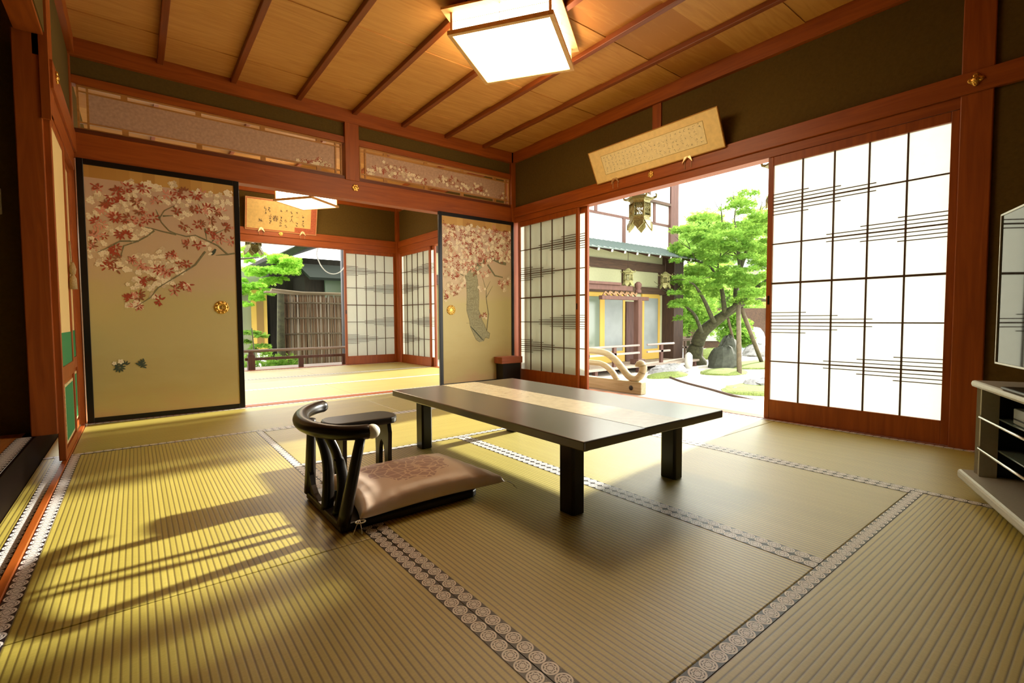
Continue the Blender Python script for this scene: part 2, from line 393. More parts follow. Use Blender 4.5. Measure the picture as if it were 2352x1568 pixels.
# ============================================================ shoji and painted doors
def shoji(n, axis, a0, a1, c, z1, bands, label, pane=None, handle=None, cols=5, front=-1, group='white paper shoji'):
    """axis: direction the door runs along; c: coordinate of its face plane; front: side facing the camera"""
    zb = .135; st = .034; th = .028
    def B(m, u0, u1, w0, w1, z0, zz, mi=0):
        if axis == 'y': m.box(c+w0, c+w1, u0, u1, z0, zz, mi)
        else: m.box(u0, u1, c+w0, c+w1, z0, zz, mi)
    loc = (c, (a0+a1)/2, 0) if axis == 'y' else ((a0+a1)/2, c, 0)
    t = thing('door_%d' % n, loc, label, 'sliding door', group, 'structure')
    f = M()
    B(f, a0, a0+st, 0, th, .005, z1); B(f, a1-st, a1, 0, th, .005, z1)
    B(f, a0+st, a1-st, 0.001, th-.001, .005, zb); B(f, a0+st, a1-st, .001, th-.001, z1-.055, z1)
    f.build('frame', WZ, t, bevel=.0025)
    g = M(); P0, P1 = a0+st, a1-st; Z0, Z1 = zb, z1-.055
    for k in range(1, cols):
        u = P0+(P1-P0)*k/cols; B(g, u-.0042, u+.0042, .004, .014, Z0, Z1)
    rz = [Z0+(Z1-Z0)*k/6 for k in range(1, 6)]
    for k, z in enumerate(rz): 
        w = .0065 if k == 2 else .0038
        B(g, P0, P1, .0035, .0145, z-w, z+w)
    W = P1-P0
    for z, side in zip((rz[4], rz[3], rz[1], rz[0]), bands):
        for j in (1, 2, 3):
            ln = W*(.64, .44, .24)[j-1]
            for sg in (-1, 1):
                u0, u1 = (P0, P0+ln) if side == 'a' else (P1-ln, P1)
                B(g, u0, u1, .005, .012, z+sg*j*.0225-.0024, z+sg*j*.0225+.0024)
    g.build('lattice', LATT, t)
    p = M()
    if axis == 'y': p.poly([(c+.0155, P0, Z0), (c+.0155, P1, Z0), (c+.0155, P1, Z1), (c+.0155, P0, Z1)])
    else: p.poly([(P0, c+.0155, Z0), (P1, c+.0155, Z0), (P1, c+.0155, Z1), (P0, c+.0155, Z1)])
    p.build('paper', PAPER, t)
    if handle is not None:
        h = M(); B(h, handle-.007, handle+.007, -.0008, .004, .79, .85); h.build('finger_pull', LACQ, t)
    return t
shoji(1, 'y', .5825, 1.552, XR, 1.784, 'baba', 'large shoji at the right of the garden opening, paper glowing white', handle=1.535)
shoji(2, 'y', 3.345, 4.285, XR, 1.784, 'abab', 'narrow-looking shoji in the corner beside the painted tree door', handle=3.362)
shoji(3, 'y', 3.255, 4.195, XR+.034, 1.784, 'abab', 'shoji stacked behind the corner shoji, only its orange stile showing')
shoji(4, 'x', 2.545, 3.385, Y2, 1.776, 'abba', 'shoji facing us in the far corner of the next room', handle=2.562)
shoji(5, 'y', 6.36, 7.36, XR, 1.776, 'abab', 'steeply foreshortened shoji on the garden side of the next room', handle=6.377)
shoji(6, 'y', 6.27, 7.27, XR+.034, 1.776, 'abab', 'shoji stacked behind the garden side shoji of the next room')

PJ = json.loads(r'''{"LW":[[-0.176,1.547],[-0.216,1.51],[-0.133,1.535],[-0.036,1.575],[0.011,1.589],[0.08,1.606],[0.135,1.641],[0.169,1.66],[0.093,1.668],[-0.012,1.657],[-0.115,1.467],[-0.064,1.48],[-0.18,1.446],[-0.14,1.451],[-0.191,1.394],[-0.225,1.402],[-0.037,1.523],[0.003,1.509],[0.046,1.528],[0.066,1.498],[0.188,1.569],[0.223,1.621],[0.289,1.563],[0.348,1.592],[0.385,1.653],[0.248,1.686],[0.316,1.49],[0.275,1.458],[0.33,1.381],[-0.134,1.343],[-0.111,1.301],[-0.012,1.363],[0.024,1.328],[0.017,1.287],[0.072,1.339],[-0.044,1.334],[-0.225,1.244],[-0.168,1.224],[-0.223,1.162],[-0.15,1.168],[-0.172,1.103],[-0.108,1.068],[-0.056,1.104],[-0.022,1.067],[0.023,1.162],[0.06,1.152],[0.098,1.161],[0.142,1.171],[0.171,1.201],[0.146,1.111],[0.196,1.114],[0.101,1.081],[0.064,1.112],[0.03,1.043],[0.084,1.053],[0.127,1.035],[0.018,0.989],[0.027,0.95],[0.091,0.939],[0.17,1.01],[0.158,0.962],[0.203,0.984],[0.248,1.145],[0.262,1.056],[0.294,0.96],[0.446,1.259],[0.481,1.398],[0.527,1.518],[0.472,1.511],[0.47,1.652],[0.531,1.647],[0.58,1.604],[0.437,1.57],[0.505,1.593],[0.541,1.563],[-0.002,0.869],[-0.03,0.809],[0.007,0.816],[0.111,0.872],[0.369,1.301],[0.608,1.68],[0.57,1.487]],"LR":[[-0.17,1.593],[-0.024,1.616],[-0.076,1.595],[0.076,1.638],[0.2,1.611],[0.315,1.635],[0.403,1.642],[0.116,1.558],[0.02,1.544],[-0.063,1.532],[-0.134,1.496],[-0.15,1.462],[0.05,1.476],[-0.031,1.413],[-0.092,1.399],[0.042,1.396],[0.112,1.424],[0.265,1.504],[0.364,1.532],[0.466,1.531],[0.541,1.541],[0.408,1.425],[0.501,1.464],[0.295,1.384],[-0.185,1.28],[-0.224,1.289],[-0.168,1.365],[-0.04,1.295],[-0.207,1.202],[-0.089,1.199],[-0.107,1.12],[-0.114,1.055],[-0.009,1.134],[0.232,1.185],[0.063,1.085],[0.144,1.063],[0.183,1.059],[0.299,1.121],[0.082,0.979],[0.23,0.93],[0.306,0.954],[0.38,1.26],[0.327,1.262],[0.534,1.324],[0.61,1.302],[0.473,1.354],[-0.028,0.862],[0.036,0.883],[0.138,0.852],[0.022,0.796],[0.587,1.409]],"LB":[[[0.627,1.223],[0.582,1.212],[0.52,1.273],[0.471,1.297],[0.376,1.337],[0.317,1.324],[0.254,1.338],[0.215,1.355],[0.172,1.411],[0.162,1.437],[0.191,1.495],[0.254,1.541]],[[0.254,1.332],[0.181,1.344],[0.121,1.358],[0.073,1.366]],[[0.126,1.345],[0.092,1.308],[0.032,1.262],[-0.047,1.222],[-0.065,1.149]],[[0.032,1.262],[-0.067,1.253],[-0.124,1.209],[-0.189,1.165]],[[0.162,1.437],[0.142,1.495]],[[0.184,1.457],[0.241,1.467]],[[0.582,1.212],[0.506,1.199]],[[0.433,1.219],[0.369,1.118],[0.244,1.02],[0.14,0.941],[0.089,0.864],[0.001,0.796]],[[0.438,1.393],[0.447,1.309]],[[0.484,1.298],[0.504,1.364],[0.562,1.399]],[[0.089,0.864],[0.144,0.866]]],"bird":[[0.488,1.219]],"TR":[[2.723,1.191],[2.747,1.12],[2.755,1.059],[2.756,0.925],[2.752,0.79],[2.783,0.692],[2.796,0.618],[2.84,0.53],[2.869,0.479],[2.914,0.453],[2.963,0.461],[2.988,0.501],[3.037,0.489],[3.049,0.544],[3.007,0.57],[2.984,0.628],[2.947,0.691],[2.925,0.754],[2.902,0.804],[2.91,0.928],[2.904,1.003],[2.894,1.126],[2.876,1.2],[2.952,1.254],[2.945,1.316],[2.862,1.273],[2.774,1.231]],"RB":[[[2.803,1.22],[2.892,1.275],[2.998,1.332],[3.107,1.352],[3.202,1.32],[3.267,1.312],[3.357,1.285]],[[3.007,0.577],[3.032,0.754],[3.002,0.93],[3.003,1.006],[2.951,1.167]],[[3.002,0.93],[3.089,1.059]],[[3.003,1.019],[3.058,1.109]],[[2.715,1.155],[2.645,1.181],[2.589,1.208],[2.487,1.237]],[[3.029,1.284],[3.121,1.175],[3.225,1.161]],[[2.739,1.386],[2.82,1.502]],[[3.0,1.544],[3.076,1.388]],[[3.171,1.369],[3.252,1.504]]],"RW":[[2.503,0.919],[2.586,0.969],[2.642,1.007],[2.715,1.106],[2.686,1.056],[2.546,1.063],[2.52,1.156],[2.504,0.99],[2.95,1.029],[2.978,0.729],[3.265,1.105],[3.2,1.089],[3.24,1.026],[3.315,1.146],[3.012,1.182],[2.921,1.177]],"mass":[[2.492,1.659],[3.352,1.707],[2.485,1.155],[3.267,1.299]],"ran":[[1.762,2.087],[1.846,2.123],[1.933,2.159],[1.976,2.106],[2.044,2.16],[2.112,2.143],[2.181,2.122],[2.251,2.113],[2.299,2.1],[2.471,2.121],[2.522,2.161],[2.598,2.13],[2.677,2.174],[2.703,2.102],[2.784,2.138],[2.838,2.102],[2.921,2.124],[3.006,2.12],[3.063,2.091],[3.302,2.09],[1.312,2.087],[1.348,2.056],[1.257,2.061],[1.184,2.018]]}''')
class Brush:
    """thin paint layers on a vertical plane y = const, facing -y"""
    def __init__(s, y, a=-9, b=9): s.m = M(); s.y = y; s.k = 0; s.a = a; s.b = b
    def poly(s, pts, mi):
        if min(p[0] for p in pts) < s.a or max(p[0] for p in pts) > s.b: return
        s.k += .2; s.m.poly([(x, s.y-.0004-.000003*s.k, z) for x, z in pts], mi)
    def ell(s, x, z, r1, r2, a, mi, n=8, tip=False):
        pts = []
        for j in range(n):
            t = 2*pi*j/n; u = r1*cos(t); w = r2*sin(t)
            if tip and j == 0: u *= 1.25
            pts.append((x+u*cos(a)-w*sin(a), z+u*sin(a)+w*cos(a)))
        s.poly(pts, mi)
    def flower(s, x, z, r, mi=0):
        a0 = rnd.random()*6
        if mi == 0 and rnd.random() < .35: mi = 6
        for k in range(5):
            a = a0+k*2*pi/5; s.ell(x+r*.55*cos(a), z+r*.55*sin(a), r*.52, r*.42, a, mi, 7)
        s.ell(x, z, r*.16, r*.16, 0, 4, 5)
    def leaves(s, x, z, r, mi=1, n=5):
        a0 = rnd.random()*6; sp = rnd.uniform(2.2, 4.5); mi = 7 if mi == 1 and rnd.random() < .25 else mi
        for k in range(n):
            a = a0+sp*(k/(n-1)-.5); s.ell(x+r*cos(a), z+r*sin(a), r*.62, r*.24, a, mi, 8, True)
    def line(s, pts, w0, w1, mi):
        n = len(pts)
        for k in range(n-1):
            (x0, z0), (x1, z1) = pts[k], pts[k+1]; d = sqrt((x1-x0)**2+(z1-z0)**2) or 1
            nx, nz = -(z1-z0)/d, (x1-x0)/d; a = (w0+(w1-w0)*k/(n-1))/2; b = (w0+(w1-w0)*(k+1)/(n-1))/2
            ex, ez = (x1-x0)/d*a*.6, (z1-z0)/d*a*.6
            s.poly([(x0+nx*a-ex, z0+nz*a-ez), (x0-nx*a-ex, z0-nz*a-ez), (x1-nx*b+ex, z1-nz*b+ez), (x1+nx*b+ex, z1+nz*b+ez)], mi)
PMATS = [P_WHITE, P_RED, P_BR, P_TR, P_PINK, P_DK, plain('blossom_cream', (.66, .53, .34), .7), plain('leaf_brown', (.28, .09, .03), .7)]
def fusuma(n, x0, x1, y, label, handle):
    t = thing('door_%d' % n, ((x0+x1)/2, y+.012, 0), label, 'sliding door', None, 'structure')
    fw = .036
    f = M(); z1 = 1.784
    for a in ((x0, x0+fw, .006, z1), (x1-fw, x1, .006, z1)): f.box(a[0], a[1], y-.004, y+.024, a[2], a[3])
    f.box(x0+fw, x1-fw, y-.003, y+.023, .006, .038); f.box(x0+fw, x1-fw, y-.003, y+.023, z1-.038, z1)
    f.build('lacquer_frame', LACQ, t, bevel=.003)
    bx('gilded_panel', GPAPER, (x0+fw, x1-fw, y+.003, y+.018, .038, z1-.038), parent=t)
    h = M(); T = Matrix.Translation((handle[0], y+.003, handle[1])) @ Matrix.Rotation(pi/2, 4, 'X')
    h.lathe([(.050, 0), (.050, .003), (.044, .006), (.036, .004), (.034, .008), (.024, .007), (.022, .003), (.014, .004), (.001, .005)], None, 28, T=T)
    for k in range(10):
        a = k*pi/5; T2 = Matrix.Translation((handle[0]+.042*cos(a), y-.002, handle[1]+.042*sin(a))) @ Matrix.Rotation(pi/2, 4, 'X')
        h.lathe([(.009, -.002), (.009, .002), (.005, .004), (.001, .0045)], None, 8, T=T2)
    h.build('round_pull', GOLD, t)
    return t
d7 = fusuma(7, -.278, .672, 4.333, 'large painted door on the left with white blossoms, red leaves and a small blue bird', (.53, .80))
b = Brush(4.336, -.240, .634)
for l in PJ['LB']: b.line(l, .013, .004, 2)
for x, z in PJ['LW']:
    for k in range(7): b.flower(x+rnd.gauss(0, .017), z+rnd.gauss(0, .013), rnd.uniform(.011, .018))
for x, z in PJ['LR']:
    for k in range(3): b.leaves(x+rnd.gauss(0, .016), z+rnd.gauss(0, .010), rnd.uniform(.017, .025), 1 if rnd.random() < .75 else 4, rnd.randint(4, 6))
for x, z in PJ['LW'][::2]: b.flower(x+rnd.gauss(0, .016), z+rnd.gauss(0, .012), .014)
for l in PJ['LB'][:4]+PJ['LB'][6:8]: b.line(l, .009, .004, 2)
bxx, bz = PJ['bird'][0]
b.ell(bxx, bz, .026, .011, 1.0, 5, 10, True); b.ell(bxx-.022, bz-.012, .018, .008, .5, 0, 8); b.ell(bxx+.012, bz+.022, .008, .007, 0, 5, 8)
for dx, dz in ((0, 0), (.03, .01), (-.03, .005), (.12, .005), (.14, .02)):
    b.leaves(-.10+dx, .375+dz, .022, 5, 6)
b.flower(-.09, .415, .018); b.flower(-.125, .405, .014)
b.m.build('blossom_painting', PMATS, d7)
d8 = fusuma(8, 2.428, 3.384, 4.297, 'narrow-looking painted door with a grey-green cherry trunk under a mass of pink blossom', (2.563, .795))
b = Brush(4.30, 2.466, 3.346)
b.poly(PJ['TR'], 3)
for k in range(26):
    x = rnd.uniform(2.77, 2.90); z = rnd.uniform(.62, 1.16); b.line([(x-.04, z), (x, z+rnd.uniform(-.01, .01)), (x+.035, z+rnd.uniform(-.012, .012))], .003, .001, 2)
for k in range(14):
    t_ = k/13; b.line([(2.80+.14*t_, .62-.14*t_), (2.83+.14*t_, .60-.13*t_)], .006, .003, 5)
b.line(PJ['TR'][:10], .005, .004, 2); b.line(PJ['TR'][10:22], .005, .004, 2)
for i, l in enumerate(PJ['RB']): b.line(l, (.040, .014, .010, .008, .010, .022, .008, .008, .008)[i], (.030, .005, .003, .003, .004, .012, .003, .003, .003)[i], 2)
def cl(x, z, n):
    for k in range(n):
        xx, zz = x+rnd.gauss(0, .02), z+rnd.gauss(0, .018)
        if not 2.47 < xx < 3.34: continue
        if rnd.random() < .62: b.flower(xx, zz, rnd.uniform(.013, .021), 0)
        else: b.leaves(xx, zz, rnd.uniform(.014, .020), rnd.choice((4, 1, 1)), 5)
for k in range(420):
    x = rnd.uniform(2.475, 3.33); top = 1.665; bot = 1.20-.10*cos((x-2.47)*4.5)+(.05 if x > 2.9 else 0)
    z = rnd.uniform(bot, top)
    if rnd.random() < (top-z)/(top-bot)*.35: continue
    cl(x, z, 2)
for x, z in PJ['RW']: cl(x, z, 7)
b.m.build('blossom_painting', PMATS, d8)

# left wall: tall door with cream paper and green bands
CREAM = plain('cream_paper', (.78, .56, .24), .8); GREEN = plain('green_cloth', (.02, .22, .07), .7, noise=.15, scale=200)
def side_leaf(n, y0, y1, x, label, tassel):
    t = thing('door_%d' % n, (x, (y0+y1)/2, 0), label, 'sliding door', None, 'structure')
    f = M(); w = .035
    f.box(x-.028, x, y0, y0+w, .012, 1.70); f.box(x-.028, x, y1-w, y1, .012, 1.70)
    f.box(x-.026, x-.001, y0+w, y1-w, .012, .055); f.box(x-.026, x-.001, y0+w, y1-w, .40, .47); f.box(x-.026, x-.001, y0+w, y1-w, 1.665, 1.70)
    f.build('frame', WZ, t, bevel=.003)
    bx('cream_panel', CREAM, (x-.018, x-.008, y0+w, y1-w, .64, 1.665), parent=t)
    bx('green_band', GREEN, (x-.019, x-.006, y0+w, y1-w, .47, .64), parent=t)
    m = M(); m.box(x-.02, x-.010, y0+w, y1-w, .055, .40); m.build('lower_board', WY, t)
    m = M(); m.box(x-.012, x-.004, y0+w+.10, y1-w-.05, .085, .36, 0)
    m.box(x-.013, x-.005, y0+w+.08, y1-w-.03, .070, .375, 1)
    m.build('green_inlay', [GREEN, plain('inlay_border', (.70, .52, .25), .6, noise=.5, scale=150)], t)
    if tassel:
        m = M(); yy = y1-.03; m.tube([(x+.006, yy, 1.16), (x+.008, yy, 1.07), (x+.008, yy, 1.0)], .004)
        m.lathe([(.012, -.03), (.016, 0), (.012, .02), (.006, .04)], (x+.014, yy, 1.0)); m.lathe([(.018, -.10), (.016, -.04), (.008, -.02), (.004, 0)], (x+.014, yy, .985))
        m.build('tassel', plain('tassel_silk', (.42, .30, .14), .7, noise=.3, scale=200, bump=.5), t)
    return t
side_leaf(9, 3.215, 3.80, -.290, 'left wall door with cream paper, a green band and a hanging tassel, nearer leaf', True)
side_leaf(10, 3.77, 4.325, -.312, 'left wall door with cream paper and a green band, farther leaf beside the painted door', False)

# ============================================================ painted transoms above the doors
RAN = plain('transom_board', (.54, .34, .23), .6, noise=.18, scale=50)
RL = wood('transom_cedar', (.55, .26, .07), (.42, .18, .04), 'x')
def transom(x0, x1, label, sel):
    t = thing('painted_transom', ((x0+x1)/2, YB+.03, 1.985), label, 'transom panel', 'painted transoms over the doors')
    y = YB+.025; w = .012
    f = M(); z0, z1 = 1.985, 2.275
    f.box(x0, x1, y-.01, y+.012, z0, z0+w); f.box(x0, x1, y-.01, y+.012, z1-w, z1)
    f.box(x0, x0+w, y-.0102, y+.0122, z0, z1); f.box(x1-w, x1, y-.0102, y+.0122, z0, z1)
    for s in (x0+.055, x1-.055): f.box(s-.006, s+.006, y-.009, y+.011, z0, z1)
    f.box(x0, x1, y-.008, y+.010, 2.028, 2.038); f.box(x0, x1, y-.008, y+.010, 2.230, 2.240)
    n = max(3, int((x1-x0)/.42))
    for k in range(n):
        u = x0+.25+(x1-x0-.45)*k/(n-1)
        f.box(u-.018, u+.018, y-.007, y+.009, z0+w, 2.03); f.box(u-.018, u+.018, y-.007, y+.009, 2.238, z1-w)
    f.build('lattice_frame', RL, t)
    bx('painted_board', RAN, (x0+.06, x1-.06, y-.003, y+.006, 2.036, 2.232), parent=t)
    bb = Brush(y-.003)
    for x, z in sel:
        for k in range(9): 
            xx, zz = x+rnd.gauss(0, .026), min(2.215, max(2.05, z-.02+rnd.gauss(0, .020)))
            if rnd.random() < .6: bb.flower(xx, zz, rnd.uniform(.012, .018))
            else: bb.leaves(xx, zz, .014, 1, 5)
    bb.m.build('blossom_painting', PMATS, t)
RNP = PJ['ran']
transom(-.262, 1.50, 'long transom panel on the left, bare mauve board with red leaves at one end', [p for p in RNP if p[0] < 1.5])
transom(1.66, 3.385, 'short transom panel above the painted tree door with white blossom sprays', [p for p in RNP if p[0] > 1.6])
# ============================================================ low table
t = thing('low_table', (1.53, 1.78, 0), 'low black lacquered table with a pale inlaid stripe down its top', 'table')
TOPM = plain('table_lacquer', (.022, .011, .008), .24, noise=.3, scale=8, spec=.6, coat=1)
TOPM.node_tree.nodes['Principled BSDF'].inputs['Coat Roughness'].default_value = .30; TOPM.node_tree.nodes['Principled BSDF'].inputs['Coat IOR'].default_value = 1.9
INLAY = plain('pale_inlay', (.58, .47, .29), .24, noise=.15, scale=40, coat=1)
INLAY.node_tree.nodes['Principled BSDF'].inputs['Coat Roughness'].default_value = .27
x0, x1, y0, y1 = 1.108, 1.954, 1.050, 2.500
m = M(); m.box(x0, x1, y0, y1, .277, .3095); tp = m.build('tabletop', TOPM, t, bevel=.004)
bx('inlaid_stripe', INLAY, (1.421, 1.655, y0+.002, y1-.002, .3094, .3102), parent=tp)
m = M()
for xa in (x0+.085, x1-.105): 
    m.prism([(y0+.08, .277), (y1-.08, .277), (y1-.08, .245), (y1-.20, .243), (y1-.24, .262), (y0+.24, .262), (y0+.20, .243), (y0+.08, .245)], 'x', xa, xa+.02)
for ya in (y0+.10, y1-.12): m.box(x0+.1, x1-.1, ya, ya+.02, .25, .277)
m.build('apron', LACQM, t, bevel=.002)
for xa in (1.195, 1.812):
    for ya in (1.186, 2.318):
        c = .008; X, Y_ = xa+.062, ya+.075
        M().prism([(xa+c, ya), (X-c, ya), (X, ya+c), (X, Y_-c), (X-c, Y_), (xa+c, Y_), (xa, Y_-c), (xa, ya+c)], 'z', .0015, .277).build('leg', LACQM, t, bevel=.002)

# ============================================================ legless chair, cushion, armrest
t = thing('legless_chair', (.78, 1.77, 0), 'black lacquered legless floor chair with a curved back rail and splayed struts', 'chair')
c = .02
M().prism([(.505, 1.56), (1.02, 1.56), (1.045, 1.575), (1.055, 1.60), (1.055, 1.93), (1.04, 1.955), (1.02, 1.965), (.505, 1.965)], 'z', .002, .030).build('seat', LACQM, t, bevel=.006)
arc = [(.610, 1.555, .326), (.560, 1.575, .325), (.515, 1.615, .325), (.478, 1.69, .326), (.464, 1.78, .327), (.470, 1.87, .328), (.495, 1.96, .330), (.535, 2.03, .332), (.580, 2.075, .334), (.620, 2.095, .335)]
def smooth_path(P, n=4):
    P = [Vector(p) for p in P]; out = []
    for i in range(len(P)-1):
        p0 = P[max(i-1, 0)]; p1 = P[i]; p2 = P[i+1]; p3 = P[min(i+2, len(P)-1)]
        for k in range(n):
            s = k/n; out.append(.5*((2*p1)+(-p0+p2)*s+(2*p0-5*p1+4*p2-p3)*s*s+(-p0+3*p1-3*p2+p3)*s**3))
    out.append(P[-1]); return out
m = M(); sp = smooth_path(arc); m.tube(sp, [.023 if k in (0, len(sp)-1) else .026 for k in range(len(sp))], 16, flat=(1.1, .95)); rail = m.build('back_rail', LACQM, t)
m = M(); m.lathe([(.0255*cos(a), .0245*sin(a)) for a in [(-80+16*k)*pi/180 for k in range(11)]], (.614, 1.551, .326), 16)
tag(m.build('rail_end_cap', plain('cap_white', (.8, .76, .6), .5), rail), 'pale end of the rail')  # pale colour on the rounded cap of the near rail end
def post(p, q, r0, r1, name):
    P = [Vector(p).lerp(Vector(q), k/8) for k in range(9)]
    M().tube(P, [r0+(r1-r0)*k/8 for k in range(9)], 10, flat=(1.15, .8)).build(name, LACQM, t)
post((.530, 1.955, .315), (.520, 1.965, .022), .019, .026, 'side_post')
post((.582, 1.568, .315), (.520, 1.578, .022), .019, .026, 'side_post')
for P in ([(.500, 1.800, .318), (.522, 1.785, .25), (.532, 1.770, .18), (.529, 1.758, .10), (.520, 1.748, .022)], [(.512, 1.755, .318), (.540, 1.725, .25), (.556, 1.700, .18), (.556, 1.682, .10), (.532, 1.665, .022)]):
    Q = smooth_path(P, 4); M().tube(Q, [.014+.005*j/16 for j in range(len(Q))], 8, flat=(.8, 1.2)).build('curved_splat', LACQM, t)
M().prism([(1.945, .14), (1.935, .10), (1.915, .065), (1.88, .042), (1.82, .03), (1.955, .03)], 'x', .512, .530).build('foot_bracket', LACQM, t)

def cushion_mat():
    m, nt, b, o = new_mat('satin_damask')
    g = N(nt, 'NewGeometry'); sep = N(nt, 'SeparateXYZ'); L(nt, g.outputs['Position'], sep.inputs[0])
    dx = math_(nt, 'SUBTRACT', sep.outputs[0], .835); dy = math_(nt, 'SUBTRACT', sep.outputs[1], 1.775)
    r = math_(nt, 'SQRT', math_(nt, 'ADD', math_(nt, 'MULTIPLY', dx, dx), math_(nt, 'MULTIPLY', dy, dy)))
    th = math_(nt, 'ARCTAN2', dy, dx)
    edge = math_(nt, 'ADD', .165, math_(nt, 'MULTIPLY', math_(nt, 'COSINE', math_(nt, 'MULTIPLY', th, 9.0)), .012))
    inside = math_(nt, 'LESS_THAN', r, edge)
    v = N(nt, 'TexVoronoi', feature='DISTANCE_TO_EDGE', i_Scale=27.0); L(nt, g.outputs['Position'], v.inputs['Vector'])
    vein = math_(nt, 'GREATER_THAN', v.outputs['Distance'], .06)
    f = math_(nt, 'MULTIPLY', inside, vein)
    mx = N(nt, 'MixRGB'); mx.inputs[1].default_value = (.88, .68, .52, 1); mx.inputs[2].default_value = (.58, .36, .29, 1); L(nt, f, mx.inputs[0])
    L(nt, mx.outputs[0], b.inputs['Base Color']); b.inputs['Roughness'].default_value = .42; b.inputs['Sheen Weight'].default_value = .2
    b.inputs['Anisotropic'].default_value = .4
    n = N(nt, 'TexNoise', i_Scale=14.0, i_Detail=4.0, i_Distortion=1.0); L(nt, g.outputs['Position'], n.inputs['Vector'])
    bp = N(nt, 'Bump', i_Strength=.12, i_Distance=.01); L(nt, n.outputs[0], bp.inputs['Height']); L(nt, bp.outputs[0], b.inputs['Normal'])
    return m
CUSH = cushion_mat()
t = thing('floor_cushion', (.84, 1.75, .03), 'square beige satin floor cushion with a rose medallion, lying on the legless chair', 'cushion')
cor = [Vector((.553, 1.515, 0)), Vector((1.150, 1.515, 0)), Vector((1.115, 1.975, 0)), Vector((.555, 1.965, 0))]
n = 44
def cpt(u, v, top):
    a = (1-u)/2; bq = (1-v)/2
    p = cor[0]*a*bq + cor[1]*(1-a)*bq + cor[2]*(1-a)*(1-bq) + cor[3]*a*(1-bq)
    e = max(0, (1-abs(u)**2.6)*(1-abs(v)**2.6))**.32
    pin = .035*(1-abs(u)**2)*abs(v)**3; pin2 = .035*(1-abs(v)**2)*abs(u)**3
    p = p + Vector((-pin2*(1 if u > 0 else -1), -pin*(1 if v > 0 else -1), 0))
    wr = (.0028*sin(u*23+3*v)+.002*sin(v*19+1)+.0028*sin(u*41))*(max(abs(u), abs(v))**5)*(1-max(abs(u), abs(v))**20)
    z = .052 + (.066*e+wr if top else -.022*e)
    if u > .85 or v < -.85: z -= 0
    return (p.x, p.y, z)
m = M(); idx = {}
for top in (1, 0):
    for i in range(n+1):
        for j in range(n+1):
            u, v = -1+2*i/n, -1+2*j/n
            if not top and (i in (0, n) or j in (0, n)): idx[(0, i, j)] = idx[(1, i, j)]; continue
            idx[(top, i, j)] = len(m.v); m.v.append(cpt(u, v, top))
    for i in range(n):
        for j in range(n):
            q = [idx[(top, i, j)], idx[(top, i+1, j)], idx[(top, i+1, j+1)], idx[(top, i, j+1)]]
            m.f.append(tuple(q if top else q[::-1])); m.mi.append(0); m.sm.append(True)
m.build('cover', CUSH, t)
THR = plain('cream_thread', (.85, .78, .62), .6)
for (cx, cy), dr in (((1.152, 1.513), (1, -.3)), ((.552, 1.513), (-.6, -1)), ((1.117, 1.977), (1, 1))):
    for k in range(2):
        a = atan2(dr[1], dr[0])+(-.35, .35)[k]; P = [(cx, cy, .052)]
        for j in range(1, 5): P.append((cx+.010*j*cos(a), cy+.010*j*sin(a)+.002*rnd.random(), max(.006, .052-.010*j*(.3+.2*j)*.7)))
        M().tube(P, .0014, 5).build('corner_thread', THR, t)
M().tube([(.552+.016*cos(a), 1.508+.012*sin(a), .048) for a in [k*pi/6 for k in range(13)]], .0022, 6).build('thread_loop', THR, t)

t = thing('armrest', (.77, 2.07, 0), 'low black wooden armrest stand with arched legs beside the floor cushion', 'armrest')
a = [( .615+.02*0, 0)]
m = M(); P = []
x0, x1, y0, y1 = .605, .925, 1.985, 2.165
for k in range(9): an = -pi/2+pi*k/8; P.append((x1-.05+.05*cos(an), (y0+y1)/2+(y1-y0)/2*sin(an)))
for k in range(9): an = pi/2+pi*k/8; P.append((x0+.05+.05*cos(an), (y0+y1)/2+(y1-y0)/2*sin(an)))
m.prism(P, 'z', .242, .272); m.build('top', LACQM, t, bevel=.008)
for xa in (.672, .872):
    pts = [(2.000, .001), (2.004, .10), (1.998, .20), (2.010, .243), (2.14, .243), (2.152, .20), (2.146, .10), (2.150, .001), (2.108, .001), (2.106, .06)]
    for k in range(7): an = pi*k/6; pts.append((2.075+.030*cos(an), .072+.085*sin(an)))
    pts += [(2.044, .06), (2.042, .001)]
    M().prism(pts, 'x', xa-.008, xa+.010).build('leg', LACQM, t, bevel=.002)

# ============================================================ bin in the corner
t = thing('lacquer_chest', (3.22, 4.23, 0), 'small black chest with a reddish wooden top standing in the corner behind the low table', 'chest')
bx('body', LACQM, (3.125, 3.37, 4.165, 4.29, .0015, .215), parent=t, bevel=.004)
bx('top', wood('red_cedar', (.45, .13, .06), (.33, .09, .04), 'x'), (3.10, 3.385, 4.148, 4.293, .215, .285), parent=t, bevel=.003)

# ============================================================ television and its stand
SILV = plain('silver_laminate', (.50, .49, .42), .38, metal=.35, noise=.06, scale=90)
th = pi+atan2(.39, .921); O = Vector((2.605, .412, 0))
def stand_obj(): pass
t = thing('television_stand', O, 'silver and black television stand on castors standing diagonally at the right edge', 'television stand', rz=th)
def lb(name, mat, *bs, bevel=.002, par=None):
    m = M()
    for b_ in bs: m.box(*b_)
    return m.build(name, mat, par or t, bevel, world=False)
lb('base_shelf', SILV, (0, 1.05, 0, .42, .052, .088), bevel=.010)
lb('top_board', SILV, (.012, 1.02, .028, .41, .424, .450), bevel=.010)
m = M(); P = []
for k in range(25):
    u = k/24; P.append((.045+.055*u, .04+.010*abs(sin(u*pi*5))))
m.prism(P+[(.100, .09), (.045, .09)], 'z', .088, .424); m.build('side_column', SILV, t, 0, world=False)
lb('back_panel', LACQM, (.06, 1.0, .38, .395, .088, .424), (.058, .075, .09, .38, .088, .424), (.98, 1.0, .05, .38, .088, .424))
